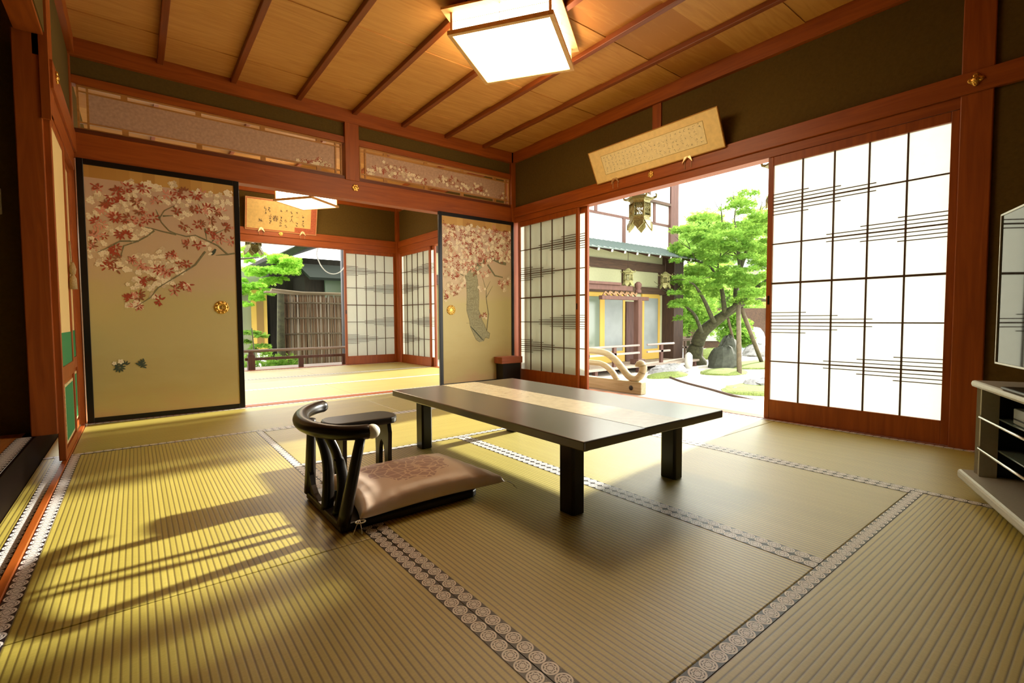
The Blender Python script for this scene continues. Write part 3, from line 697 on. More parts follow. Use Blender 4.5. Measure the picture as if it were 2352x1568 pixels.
GL = plain('smoked_glass', (.12, .17, .15), .06, spec=.8)
for z in (.196, .316):
    lb('glass_shelf', GL, (.08, .98, .09, .37, z-.006, z))
    M().tube([(.075, .075, z+.004), (.085, .042, z+.004), (.12, .03, z+.004), (.95, .03, z+.004)], .0045, 8).build('chrome_rail', plain('chrome', (.7, .7, .66), .15, metal=1), t, world=False)
for x, y in ((.24, .075), (.95, .075), (.24, .36), (.95, .36)):
    m = M(); m.lathe([(.020, -.012), (.023, -.006), (.023, .006), (.020, .012)], None, 16, T=Matrix.Translation((x, y, .0245)) @ Matrix.Rotation(pi/2, 4, 'Y')); m.box(x-.006, x+.006, y-.012, y+.012, .03, .052)
    m.build('castor', LACQM, t, world=False)
t = thing('disc_player', O, 'grey disc player on the upper glass shelf of the television stand', 'player', rz=th)
lb('casing', plain('grey_plastic', (.30, .33, .31), .35, metal=.3), (.19, .62, .10, .34, .317, .372), bevel=.003)
lb('front_strip', LACQ, (.20, .61, .098, .101, .333, .338), bevel=0)
t = thing('television', O, 'flat black television with a thin silver edge reflecting the shoji', 'television', rz=th)
SCR = plain('glossy_screen', (.010, .014, .013), .035, spec=.7)
lb('screen', SCR, (.094, .985, .078, .082, .530, 1.072), bevel=0)
lb('bezel', plain('silver_bezel', (.62, .62, .56), .3, metal=.5), (.087, .094, .074, .10, .523, 1.079), (.985, .992, .074, .10, .523, 1.079), (.087, .992, .074, .10, 1.072, 1.079), (.087, .992, .074, .10, .523, .530), bevel=.001)
lb('casing', LACQM, (.095, .984, .083, .125, .531, 1.071), bevel=.01)
lb('foot', LACQM, (.42, .66, .085, .115, .458, .54), (.30, .80, .03, .20, .4505, .460), bevel=.004)

# ============================================================ framed calligraphy
GOLDP = plain('tan_mounting', (.92, .68, .32), .7, noise=.08, scale=30); PALEP = plain('pale_mounting', (.94, .78, .47), .7, noise=.08, scale=40)
def strokes(m, u, v, w, h, dens, mi, mp, bold=1):
    for k in range(dens):
        cu, cv_ = u+rnd.uniform(-.35, .35)*w, v+rnd.uniform(-.4, .4)*h
        ln = rnd.uniform(.25, .6)*h; a = rnd.choice((pi/2, 0, pi/2+.4, .3, -.5))+rnd.uniform(-.3, .3); cvn = rnd.uniform(-.25, .25)*ln
        n = 5; wd = rnd.uniform(.05, .10)*h*bold; tops = []; bots = []
        for j in range(n+1):
            s = j/n-.5; uu = cu+ln*s*cos(a)-cvn*(1-4*s*s)*sin(a); vv = cv_+ln*s*sin(a)+cvn*(1-4*s*s)*cos(a); q = wd*(1-abs(2*s)**2*.7)/2
            tops.append(mp(uu-q*sin(a), vv+q*cos(a))); bots.append(mp(uu+q*sin(a), vv-q*cos(a)))
        for j in range(n): m.poly([tops[j], tops[j+1], bots[j+1], bots[j]], mi)
def text_mesh(txt, size, T, par, name, mat):
    cu = bpy.data.curves.new(name, 'FONT'); cu.body = txt; cu.size = size; cu.align_x = 'CENTER'; cu.align_y = 'CENTER'; cu.extrude = .0003
    o = bpy.data.objects.new(name, cu); C.objects.link(o); dg = bpy.context.evaluated_depsgraph_get()
    me = bpy.data.meshes.new_from_object(o.evaluated_get(dg)); bpy.data.objects.remove(o); me.materials.clear(); me.materials.append(mat)
    me.transform(T); ob = bpy.data.objects.new(name, me); C.objects.link(ob); ob.parent = par; return ob
# main room: leans out from the wall over the opening
bl = Vector((XR-.036, 3.062, 1.938)); br = Vector((XR-.036, 1.845, 1.938)); tl = Vector((XR-.158, 3.062, 2.185))
eu = (br-bl).normalized(); ev = (tl-bl).normalized(); en = eu.cross(ev)    # en points out of the picture?
if en.x > 0: en = -en
Wd = (br-bl).length; Hd = (tl-bl).length
t = thing('framed_calligraphy', bl, 'long tan framed calligraphy in faint cursive leaning out over the garden opening', 'framed calligraphy')
TM = Matrix((eu, ev, en)).transposed().to_4x4(); TM.translation = bl
m = M(); m.box(0, Wd, 0, Hd, -.012, 0, T=TM); m.build('mounting', GOLDP, t)
m = M()
for b_ in ((-.006, 0, -.006, Hd+.006), (Wd, Wd+.006, -.006, Hd+.006), (0, Wd, -.006, 0), (0, Wd, Hd, Hd+.006)): m.box(b_[0], b_[1], b_[2], b_[3], -.014, .003, T=TM)
m.build('frame', wood('gold_cedar', (.55, .28, .07), (.4, .18, .04), 'y'), t)
m = M(); m.box(.12, Wd-.12, .055, Hd-.055, 0, .001, T=TM); m.build('writing_paper', PALEP, t)
m = M()
for k, (a_, b_, c_, d_) in enumerate(((.12, Wd-.12, .055, .058), (.12, Wd-.12, Hd-.058, Hd-.055), (.12, .123, .055, Hd-.055), (Wd-.123, Wd-.12, .055, Hd-.055))): m.box(a_, b_, c_, d_, .001, .0015, 1, T=TM)
mp = lambda u, v: tuple(TM @ Vector((u, v, .0018)))
nc = 24
for k in range(nc):
    u = .155+(Wd-.31)*k/(nc-1)
    for j in range(5):
        if rnd.random() < .12: continue
        big = (k == nc-1 and j == 4)
        strokes(m, u, .082+j*(Hd-.16)/4, .024, .034 if big else .024, 4 if big else 3, 0, mp)
m.build('brush_writing', [plain('faded_ink', (.10, .07, .03), .8), plain('ruled_line', (.45, .30, .10), .8)], t)
# next room
bl = Vector((1.215, Y2-.03, 1.945)); br = Vector((2.125, Y2-.03, 1.945)); tl = Vector((1.215, Y2-.13, 2.345))
eu = (br-bl).normalized(); ev = (tl-bl).normalized(); en = eu.cross(ev)
if en.y > 0: en = -en
Wd = (br-bl).length; Hd = (tl-bl).length; TM = Matrix((eu, ev, en)).transposed().to_4x4(); TM.translation = bl
t = thing('framed_calligraphy', bl, 'wide framed calligraphy with bold black characters in the next room, partly behind its lamp', 'framed calligraphy')
m = M(); m.box(0, Wd, 0, Hd, -.012, 0, T=TM); m.build('mounting', plain('rust_brocade', (.42, .10, .04), .7, noise=.25, scale=60), t)
m = M(); m.box(.01, .62, .012, Hd-.012, 0, .001, T=TM); m.box(.62, Wd-.075, .075, Hd-.012, 0, .001, T=TM); m.build('writing_paper', plain('gold_paper', (.66, .45, .16), .7, noise=.12, scale=30), t)
m = M()
for b_ in ((-.010, 0, -.010, Hd+.010), (Wd, Wd+.010, -.010, Hd+.010), (0, Wd, -.010, 0), (0, Wd, Hd, Hd+.010)): m.box(b_[0], b_[1], b_[2], b_[3], -.014, .004, T=TM)
m.build('frame', wood('pale_cedar', (.62, .33, .14), (.5, .24, .09), 'x'), t)
m = M(); mp = lambda u, v: tuple(TM @ Vector((u, v, .0018)))
cols = [(.235, (.30, .265, .23)), (.285, (.31, .27)), (.30, (.20, .17, .14, .11)), (.435, (.28, .19, .155, .12, .085)), (.50, (.285, .15, .08)), (.575, (.275, .225)), (.65, (.275, .13, .095)), (.73, (.235, .165, .13, .10))]
for u, vs in cols:
    for v in vs: strokes(m, u, v, .036, .038, 6, 0, mp, 1.9)
m.box(.145, .215, .108, .112, .001, .002, T=TM); strokes(m, .18, .13, .05, .045, 9, 0, mp, 2.2)
m.build('brush_writing', P_INK, t)
for ch, u, v, s in (('春', .365, .165, .085), ('一', .65, .215, .04), ('人', .575, .165, .06)):
    text_mesh(ch, s, Matrix.Translation(-bl) @ TM @ Matrix.Translation((u, v, .0022)), t, 'written_character', P_INK)

# ============================================================ gilt nail covers and picture hooks
def rosette(loc, axis, label, r=.028, n=6):
    t = thing('nail_cover', loc, label, 'nail cover', 'gilt nail covers on the beams')
    R_ = {'-y': Matrix.Rotation(pi/2, 4, 'X'), '-x': Matrix.Rotation(-pi/2, 4, 'Y'), '+x': Matrix.Rotation(pi/2, 4, 'Y')}[axis]
    m = M()
    for k in range(n):
        a = 2*pi*k/n; T = Matrix.Translation(loc) @ R_ @ Matrix.Translation((r*.62*cos(a), r*.62*sin(a), 0))
        m.lathe([(r*.42, -.001), (r*.42, .005), (r*.30, .010), (r*.12, .007), (.0005, .009)], None, 10, T=T)
    m.lathe([(r*.8, -.001), (r*.8, .004), (r*.3, .012), (.0005, .014)], None, 16, T=Matrix.Translation(loc) @ R_)
    m.build('petals', GOLD, t); return t
rosette((XR-.022, 2.488, 1.893), '-x', 'gilt nail cover under the leaning calligraphy over the garden opening')
rosette((1.606, YB-.012, 1.89), '-y', 'gilt nail cover on the beam below the short post between the transoms', .031)
rosette((XR-.022, .524, 1.905), '-x', 'gilt nail cover at the head of the post beside the big shoji', .032, 4)
rosette((-.272, 3.33, 1.91), '+x', 'gilt nail cover on the left wall beam at the top left', .030, 5)
rosette((1.655, Y2-.022, 1.915), '-y', 'gilt nail cover in the next room between the two picture hooks', .030)
def hook(loc, axis, label):
    t = thing('picture_hook', loc, label, 'picture hook', 'gilt fan shaped picture hooks')
    ex = Vector((0, -1, 0)) if axis == '-x' else Vector((1, 0, 0)); nn = Vector((-1, 0, 0)) if axis == '-x' else Vector((0, -1, 0))
    m = M(); p = Vector(loc)
    for s in (-1, 1):
        A = p+Vector((0, 0, .028)); pts = [A+Vector((0, 0, .006)), A+ex*s*.022+Vector((0, 0, -.006)), p+ex*s*.044+Vector((0, 0, -.036)), p+ex*s*.022+Vector((0, 0, -.014)), p+ex*s*.003+Vector((0, 0, .004))]
        i = len(m.v)
        m.v += [tuple(q+nn*.002) for q in pts]+[tuple(q+nn*.016) for q in pts]; k = len(pts)
        m.f.append(tuple(i+j for j in range(k))); m.f.append(tuple(i+k+j for j in range(k))[::-1]); m.mi += [0, 0]; m.sm += [False, False]
        for j in range(k): m.f.append((i+j, i+k+j, i+k+(j+1) % k, i+(j+1) % k)); m.mi.append(0); m.sm.append(False)
    m.build('fan_wings', plain('pale_gilt', (.9, .68, .38), .32, metal=.8), t)
    for sg in (-1, 1): M().tube([p+ex*sg*.028+nn*.004+Vector((0, 0, -.02)), p+ex*sg*.027+nn*.004+Vector((0, 0, -.075))], .0018, 6).build('cord_end', plain('pale_cord', (.6, .42, .25), .7), t)
hook((XR-.024, 2.86, 1.935), '-x', 'picture hook under the left part of the leaning calligraphy')
hook((XR-.024, 2.145, 1.935), '-x', 'picture hook under the right part of the leaning calligraphy')
hook((1.405, Y2-.024, 1.945), '-y', 'left picture hook of the calligraphy in the next room')
hook((1.945, Y2-.024, 1.945), '-y', 'right picture hook of the calligraphy in the next room')
t = thing('light_switch', (-.493, 3.338, 1.27), 'white light switch plate on the dark alcove wall at the left edge', 'light switch')
bx('plate', plain('white_plastic', (.75, .72, .62), .4), (-.55, -.485, 3.330, 3.340, 1.21, 1.335), parent=t, bevel=.006)

# ============================================================ ceiling lamps
def lamp(loc, rz, s, fl, h, top, label):
    """loc: centre of the bottom panel; s side of the bottom frame; fl side of the upper flange; h height to the flange"""
    t = thing('ceiling_lamp', loc, label, 'ceiling lamp', 'square shaded ceiling lamps', rz=rz)
    a = s/2; w = .026; q = a-.024
    def lb_(name, mat, bs, bevel=0):
        m = M()
        for b_ in bs: m.box(*b_)
        return m.build(name, mat, t, bevel, world=False)
    lb_('bottom_frame', LAMPW, [(-a, a, -a, -a+w, 0, .026), (-a, a, a-w, a, 0, .026), (-a, -a+w, -a+w, a-w, 0, .026), (a-w, a, -a+w, a-w, 0, .026)], .002)
    lb_('bottom_diffuser', LAMP, [(-a+w, a-w, -a+w, a-w, .006, .010)])
    sd = [(-q, q, -q, -q+.004, .026, h), (-q, q, q-.004, q, .026, h), (-q, -q+.004, -q+.004, q-.004, .026, h), (q-.004, q, -q+.004, q-.004, .026, h)]
    lb_('side_diffuser', LAMP, sd)
    p = .012; fr = [(sx*q-p*(sx > 0), sx*q+p*(sx < 0), sy*q-p*(sy > 0), sy*q+p*(sy < 0), .026, h) for sx in (-1, 1) for sy in (-1, 1)]
    fr = [(sx*(q+.002)-.007, sx*(q+.002)+.007, sy*(q+.002)-.007, sy*(q+.002)+.007, .026, h) for sx in (-1, 1) for sy in (-1, 1)]
    for sg in (-1, 1):
        fr += [(-.002, .002, sg*(q+.001)-.002, sg*(q+.001)+.002, .026, h), (-q, q, sg*(q+.001)-.001, sg*(q+.001)+.001, h*.62, h*.62+.003)]
        fr += [(sg*(q+.001)-.002, sg*(q+.001)+.002, -.002, .002, .026, h), (sg*(q+.001)-.001, sg*(q+.001)+.001, -q, q, h*.62, h*.62+.003)]
    lb_('side_posts', LAMPW, fr)
    b = fl/2
    lb_('upper_flange', LAMPW, [(-b, b, -b, b, h, h+.014)], .002)
    lb_('mounting_box', LAMPW, [(-.2, .2, -.2, .2, h+.014, top)])
    return t
lamp((1.96, 2.466, 2.382), radians(34.3), .645, .70, .136, 2.57-2.382-.001, 'lit square ceiling lamp with a wooden frame, filling the top of the photo')
lamp((1.81, 6.64, 2.20), radians(37.3), .565, .62, .15, 2.57-2.20-.001, 'lit square lamp of the next room, seen under the beam of the doorway')
# ============================================================ outside
ZG = -.75
GRAV = plain('pale_gravel', (.62, .58, .50), .9, noise=.25, scale=55, bump=.6)
DECK = wood('weathered_deck', (.42, .35, .28), (.26, .20, .16), 'y', .7)
DECKX = wood('weathered_boards', (.36, .30, .26), (.22, .17, .15), 'x', .7)
OLDW = wood('old_dark_wood', (.07, .035, .02), (.035, .018, .012), 'z', .7); OLDX = wood('old_dark_beam', (.10, .055, .03), (.045, .025, .016), 'x', .7)
PURP = wood('purplish_post', (.13, .06, .045), (.08, .038, .028), 'z', .7)
WHITEW = plain('lime_plaster', (.86, .86, .82), .9); CREAMW = plain('cream_plaster', (.42, .43, .26), .9, noise=.04, scale=20)
YEL = plain('yellow_sash', (.50, .33, .06), .6)
MOSS = plain('moss', (.13, .17, .035), .95, noise=.5, scale=40, bump=1)
STONE = plain('dark_stone', (.045, .05, .035), .85, noise=.4, scale=9, bump=.8); PSTONE = plain('pale_stone', (.22, .22, .22), .85, noise=.35, scale=14, bump=.6)
BARK = plain('mossy_bark', (.045, .045, .018), .9, noise=.5, scale=14, bump=1); ROOFM = plain('metal_roof', (.12, .16, .15), .5, metal=.3)
tag(bx('ground', GRAV, -14, 46, -10, 32, ZG-.1, ZG), kind='structure')
# verandas of our own building, their eaves
struct('trim_engawa_side', DECK, (3.53, 4.42, -1.2, 8.55, -.09, -.045), (3.60, 3.68, -1.2, 8.5, ZG, -.09), (4.28, 4.36, -1.2, 8.5, ZG, -.09), bevel=.003)
struct('trim_engawa_far', DECKX, (-1.2, 3.53, 7.53, 8.55, -.09, -.045), (-1.2, 3.5, 8.4, 8.48, ZG, -.09), bevel=.003)
struct('trim_eave_side', OLDW, (3.50, 4.55, -1.4, 8.8, 2.50, 2.56), (4.40, 4.48, -1.4, 8.8, 2.42, 2.50), bevel=.003)
struct('trim_eave_far', OLDX, (-1.4, 3.50, 7.52, 8.75, 2.50, 2.56), bevel=.003)

# railing of the far veranda
t = thing('veranda_railing', (1.9, 7.68, -.045), 'weathered wooden veranda railing with a capped end post outside the next room', 'railing')
M().tube([(1.16, 7.68, .262), (3.30, 7.68, .262)], .021, 12).build('handrail', DECKX, t)
bx('lower_rail', PURP, (1.2, 3.3, 7.665, 7.695, .125, .165), parent=t, bevel=.003)
bx('bottom_rail', PURP, (1.2, 3.3, 7.66, 7.70, -.044, -.012), parent=t, bevel=.003)
m = M(); m.box(1.235, 1.325, 7.635, 7.725, -.044, .19); m.lathe([(.046, 0), (.046, .02), (.03, .035), (.034, .05), (.02, .07)], (1.28, 7.68, .19), 12); m.build('end_post', PURP, t, bevel=.004)
for x in (1.95, 2.60, 3.2): bx('post', PURP, (x-.035, x+.035, 7.665, 7.697, -.044, .127), parent=t, bevel=.002)

# hanging bronze lanterns
def lantern(x, y, ztop, zhang, s, label, simple=False):
    """s = overall scale; ztop = top of roof; hangs from zhang"""
    t = thing('hanging_lantern', (x, y, ztop), label, 'lantern', 'bronze lanterns hung from the eaves')
    c = (x, y, ztop)
    m = M(); m.lathe([(.022*s, .02*s), (.06*s, -.01*s), (.11*s, -.045*s), (.155*s, -.07*s), (.16*s, -.085*s), (.05*s, -.075*s)], c, 6, sm=False)
    for k in range(6):
        a = pi/3*k; p0 = Vector((x+.145*s*cos(a), y+.145*s*sin(a), ztop-.078*s))
        m.tube([p0, p0+Vector((.025*s*cos(a), .025*s*sin(a), .006*s)), p0+Vector((.034*s*cos(a), .034*s*sin(a), .03*s)), p0+Vector((.02*s*cos(a), .02*s*sin(a), .042*s))], [.014*s, .012*s, .010*s, .006*s], 6)
    m.build('roof', BRONZE, t)
    m = M(); m.lathe([(.122*s, -.085*s), (.122*s, -.10*s), (.108*s, -.105*s), (.108*s, -.13*s), (.118*s, -.135*s)], c, 6, sm=False)
    m.lathe([(.118*s, -.27*s), (.108*s, -.28*s), (.108*s, -.305*s), (.12*s, -.31*s), (.12*s, -.325*s)], c, 6, sm=False)
    for k in range(6):
        a = pi/3*k; m.tube([(x+.108*s*cos(a), y+.108*s*sin(a), ztop-.13*s), (x+.108*s*cos(a), y+.108*s*sin(a), ztop-.28*s)], .012*s, 6)
        a0, a1 = a, a+pi/3; P = Vector((x+.106*s*cos(a0), y+.106*s*sin(a0), 0)); Q = Vector((x+.106*s*cos(a1), y+.106*s*sin(a1), 0))
        for j in range(3 if simple else 5):
            f = (j+.5)/(3 if simple else 5); w = P.lerp(Q, f); w2 = P.lerp(Q, min(1, f+.22)); w3 = P.lerp(Q, max(0, f-.22))
            m.tube([(w.x, w.y, ztop-.135*s), (w2.x, w2.y, ztop-.17*s), (w3.x, w3.y, ztop-.21*s), (w2.x, w2.y, ztop-.245*s), (w.x, w.y, ztop-.275*s)], .007*s, 5)
    m.build('openwork_body', BRONZE, t)
    m = M()
    for k in range(6):
        a0, a1 = pi/3*k+.08, pi/3*(k+1)-.08; am = (a0+a1)/2
        P = [(x+.115*s*cos(a0), y+.115*s*sin(a0), ztop-.32*s), (x+.115*s*cos(a1), y+.115*s*sin(a1), ztop-.32*s), (x+.14*s*cos(a1-.06), y+.14*s*sin(a1-.06), ztop-.365*s), (x+.15*s*cos(am), y+.15*s*sin(am), ztop-.425*s), (x+.14*s*cos(a0+.06), y+.14*s*sin(a0+.06), ztop-.365*s)]
        i = len(m.v); m.v += P+[(p[0]-.012*s*cos(am), p[1]-.012*s*sin(am), p[2]-.004*s) for p in P]; n_ = 5
        m.f.append(tuple(i+j for j in range(n_))); m.f.append(tuple(i+n_+j for j in range(n_))[::-1]); m.mi += [0, 0]; m.sm += [False, False]
        for j in range(n_): m.f.append((i+j, i+n_+j, i+n_+(j+1) % n_, i+(j+1) % n_)); m.mi.append(0); m.sm.append(False)
    m.build('scalloped_foot', BRONZE, t)
    M().tube([(x, y, ztop+.01*s), (x, y, zhang)], .006*s if s > .6 else .008, 6).build('hanging_rod', OLDW, t)
lantern(4.2, 3.196, 2.02, 2.501, .95, 'large openwork bronze lantern hanging outside the garden opening')
lantern(4.2, 1.77, 2.02, 2.501, .95, 'bronze lantern half hidden by the big shoji, only its pointed foot showing')
lantern(1.445, 8.2, 2.09, 2.501, .95, 'dark bronze lantern hanging outside the next room above the maple')
lantern(4.2, 6.05, 2.02, 2.501, .95, 'bronze lantern seen through the gap beside the garden side shoji of the next room')

# pale carved wooden cart shaft on the veranda
PALE = wood('pale_carved_wood', (.50, .43, .27), (.36, .30, .16), 'y', .6)
t = thing('carved_wooden_stand', (3.88, 3.5, -.045), 'pale carved wooden stand with curved arms and a curled tip on the garden veranda', 'stand')
bx('base_beam', PALE, (3.85, 3.93, 2.90, 4.4, -.044, .075), parent=t, bevel=.006)
m = M(); m.lathe([(.024, 0), (.024, .004), (.008, .008), (.001, .009)], None, 12, T=Matrix.Translation((3.85, 3.02, .012)) @ Matrix.Rotation(-pi/2, 4, 'Y')); m.build('bolt', plain('iron', (.05, .05, .045), .5, metal=.7), t)
zz = lambda P: [(3.89, y, z) for y, z in P]
m = M(); m.tube(smooth_path(zz([(4.4, .36), (3.75, .355), (3.50, .35), (3.36, .33), (3.25, .27), (3.16, .19), (3.08, .12), (3.00, .10), (2.945, .13), (2.915, .18), (2.905, .225), (2.925, .255), (2.955, .25), (2.96, .225)]), 5), [.034]*66, 12, flat=(1.1, 1)); m.build('curled_arm', PALE, t)
m = M(); m.tube(smooth_path(zz([(4.4, .22), (3.6, .225), (3.42, .215), (3.30, .15), (3.22, .06)]), 5), [.036]*21, 8, flat=(1, .8)); m.build('lower_arm', PALE, t)
m = M()
for y in (3.9, 4.3): m.box(3.875, 3.905, y-.02, y+.02, .07, .35)
m.build('upright', PALE, t)

# ------------------------------------------------------------ temple wing across the garden
YW = 8.9
bld = thing('garden_wing', (9, YW, ZG), 'garden wing with white upper wall, cream panels, yellow sashes and a raised deck', 'building')
X0, X1 = 4.6, 13.2
m = M(); m.box(X0, 12.85, YW+.02, YW+1.4, -.54, 2.75); m.build('cream_wall', CREAMW, bld)
m = M(); m.box(X0, 14.0, YW+.6, YW+1.6, 2.75, 8.2); m.build('upper_wall', WHITEW, bld)
m = M()
for x in (6.5, 8.9, 11.7): m.box(x-.06, x+.06, YW+.56, YW+.62, 2.75, 3.72)
m.box(X0, 14.0, YW+.57, YW+.62, 3.70, 3.77)
for x in (5.7, 7.9, 10.45, 13.2): m.box(x-.05, x+.05, YW+.56, YW+.62, 3.77, 5.2)
m.build('upper_timber', PURP, bld)
m = M(); m.box(14.0, 14.42, YW+.5, YW+.9, ZG, 8.2); m.build('tall_pillar', PURP, bld)
w = bx('window', plain('blue_grey_shutter', (.30, .38, .42), .5), (12.9, 13.95, YW+.52, YW+.60, 4.45, 5.6), parent=bld); bx('window_frame', OLDX, (12.82, 12.9, YW+.5, YW+.62, 4.35, 5.6), (12.82, 14.0, YW+.5, YW+.62, 4.37, 4.45), parent=w)
m = M()
for x in (X0+.1, 6.6, 8.7, 10.98, 12.70): m.box(x-.07, x+.07, YW-.04, YW+.06, 1.40, 2.34)
m.box(X0, 12.95, YW-.05, YW+.06, 2.08, 2.34); m.box(X0, 12.95, YW-.05, YW+.06, 1.42, 1.62); m.build('timber_frame', OLDX, bld)
m = M(); m.box(12.92, 13.42, YW-.35, YW+.15, -.54, 2.62); m.build('corner_pillar', OLDW, bld)
SH = plain('reflecting_glass', (.16, .20, .15), .12, spec=.8); CURT = plain('grey_curtain_glass', (.22, .25, .25), .3, noise=.12, scale=3)
for k, (xa, xb, kind) in enumerate(((5.0, 6.1, 'c'), (6.1, 7.2, 'c'), (7.3, 8.6, 'g'), (8.75, 10.05, 'g'), (10.05, 11.02, 'c'), (11.80, 12.68, 'c'))):
    f = bx('sliding_window', YEL, (xa, xa+.10, YW-.03, YW+.01, -.53, 1.42), (xb-.09, xb, YW-.03, YW+.01, -.53, 1.42), (xa+.1, xb-.09, YW-.03, YW+.01, 1.30, 1.42), (xa+.1, xb-.09, YW-.03, YW+.01, -.53, -.22), parent=bld)
    bx('pane', SH if kind == 'g' else CURT, (xa+.10, xb-.09, YW-.015, YW-.005, -.22, 1.30), parent=f)
bx('dark_door', wood('dark_red_door', (.10, .045, .035), (.05, .02, .016), 'z', .6), (11.05, 11.78, YW-.05, YW, -.53, 1.18), parent=bld)
m = M(); m.box(X0-.3, 13.42, 7.98, YW+.3, -.60, -.54)
for x in range(0, 34): m.box(X0-.25+x*.26, X0-.245+x*.26, 7.98, YW, -.54, -.537)
m.build('deck', DECK, bld)
m = M()
for x in (5.5, 7.2, 8.9, 10.6, 12.2, 13.3): m.box(x-.05, x+.05, 8.03, 8.13, ZG, -.60)
m.box(X0-.2, 13.3, YW-.1, YW+.1, ZG, -.6); m.build('deck_posts', PURP, bld)
m = M()
for k in range(0, 44): 
    x = X0-.4+k*.212; m.box(x, x+.20, 0, 1.62, 0, .03, T=Matrix.Translation((0, 7.98, 2.42)) @ Matrix.Rotation(radians(19), 4, 'X'))
    m.box(x+.20, x+.212, 0, 1.62, 0, .05, T=Matrix.Translation((0, 7.98, 2.42)) @ Matrix.Rotation(radians(19), 4, 'X'))
m.build('eave_roof', ROOFM, bld)
m = M()
for k in range(0, 19): m.box(X0-.2+k*.5, X0-.13+k*.5, .02, 1.3, -.07, 0, T=Matrix.Translation((0, 7.98, 2.42)) @ Matrix.Rotation(radians(19), 4, 'X'))
m.build('rafters', OLDX, bld)
m = M()
for k in range(0, 19): m.box(X0-.195+k*.5, X0-.135+k*.5, .012, .022, -.065, -.005, T=Matrix.Translation((0, 7.98, 2.42)) @ Matrix.Rotation(radians(19), 4, 'X'))
m.build('white_rafter_ends', WHITEW, bld)
# porch in front of the dark door
t = thing('garden_porch', (10.4, 8.15, -.54), 'purplish timber porch post with carved lintel before the dark door of the garden wing', 'porch')
RAILM = wood('grey_rail', (.40, .33, .30), (.28, .22, .20), 'x', .7)
m = M(); m.box(10.62, 10.78, 8.10, 8.26, -.53, 1.22); m.lathe([(.09, 0), (.09, .08), (.06, .10), (.10, .18), (.10, .24), (.04, .30)], (10.70, 8.18, 1.38), 10); m.box(10.55, 10.85, 8.04, 8.32, -.53, -.40); m.build('post', PURP, t, bevel=.01)
m = M(); m.box(6.2, 10.4, 8.12, 8.24, 1.42, 1.55); m.box(6.2, 9.9, 8.08, 8.28, 1.55, 1.62); m.box(9.2, 11.1, 8.12, 8.24, 1.18, 1.28); m.build('lintel', PURP, t, bevel=.01)
m = M()
for k in range(6): m.tube([(9.3+k*.22, 8.18, 1.28), (9.38+k*.22, 8.18, 1.38), (9.48+k*.22, 8.18, 1.30), (9.55+k*.22, 8.18, 1.40)], .03, 6)
m.build('carving', wood('carved_brown', (.34, .20, .10), (.2, .11, .05), 'x', .7), t)
t = thing('deck_railing', (9.3, 8.08, -.54), 'grey weathered railing along the deck of the garden wing', 'railing')
M().tube([(5.2, 8.06, -.02), (10.6, 8.06, -.02)], .028, 8).build('handrail', RAILM, t)
bx('middle_rail', RAILM, (5.2, 10.6, 8.03, 8.08, -.24, -.19), parent=t)
for x in (6.0, 7.4, 8.6, 9.6): bx('post', PURP, (x-.05, x+.05, 8.03, 8.10, -.536, -.04), parent=t)
t = thing('deck_railing', (11.9, 8.08, -.54), 'short piece of railing on the deck right of the porch post', 'railing')
M().tube([(10.95, 8.06, -.02), (12.2, 8.06, -.02)], .028, 8).build('handrail', RAILM, t); bx('middle_rail', RAILM, (10.95, 12.0, 8.03, 8.08, -.24, -.19), parent=t)
for x in (11.6,): bx('post', PURP, (x-.05, x+.05, 8.03, 8.10, -.536, -.04), parent=t)
t = thing('deck_railing', (14.3, 8.9, -.54), 'dark openwork railing between the corner pillar of the garden wing and the maple trunk', 'railing')
bx('handrail', OLDX, (13.45, 15.2, 8.86, 8.94, -.04, .04), parent=t); bx('middle_rail', OLDX, (13.45, 15.2, 8.87, 8.93, -.28, -.22), parent=t)
for x in (13.6, 14.1, 14.6, 15.1): bx('post', OLDX, (x-.04, x+.04, 8.87, 8.93, ZG, -.02), parent=t)
for x, y, lab in ((10.3, 8.2, 'small lantern hanging before the cream panels of the garden wing'), (11.96, 8.2, 'small lantern hanging before the corner pillar of the garden wing'), (8.55, 8.2, 'small lantern cut off by the shoji edge before the garden wing')):
    lantern(x, y, 2.0, 2.46, 1.1, lab, True)

# far roof and building behind the maple
t = thing('far_tiled_roof', (27, 24, ZG), 'large pale grey tiled roof rising behind the maple', 'roof')
TILE = plain('pale_tiles', (.42, .44, .46), .6)
c0 = at(1640, 560, 27)
m = M(); n_ = 26
for k in range(n_):
    T = Matrix.Translation((26, 22, 4.2)) @ Matrix.Rotation(-YAW+.1, 4, 'Z') @ Matrix.Rotation(radians(32), 4, 'X')
    m.box(-14, 12, k*.42, k*.42+.44, .03*(k % 2), .08+.03*(k % 2), T=T)
m.build('tile_courses', TILE, t)
m = M(); m.box(-13, 11, .6, 9, -5.0, .3, T=Matrix.Translation((26, 22, 4.2)) @ Matrix.Rotation(-YAW+.1, 4, 'Z')); m.build('walls', plain('far_wall', (.30, .30, .27), .9), t)

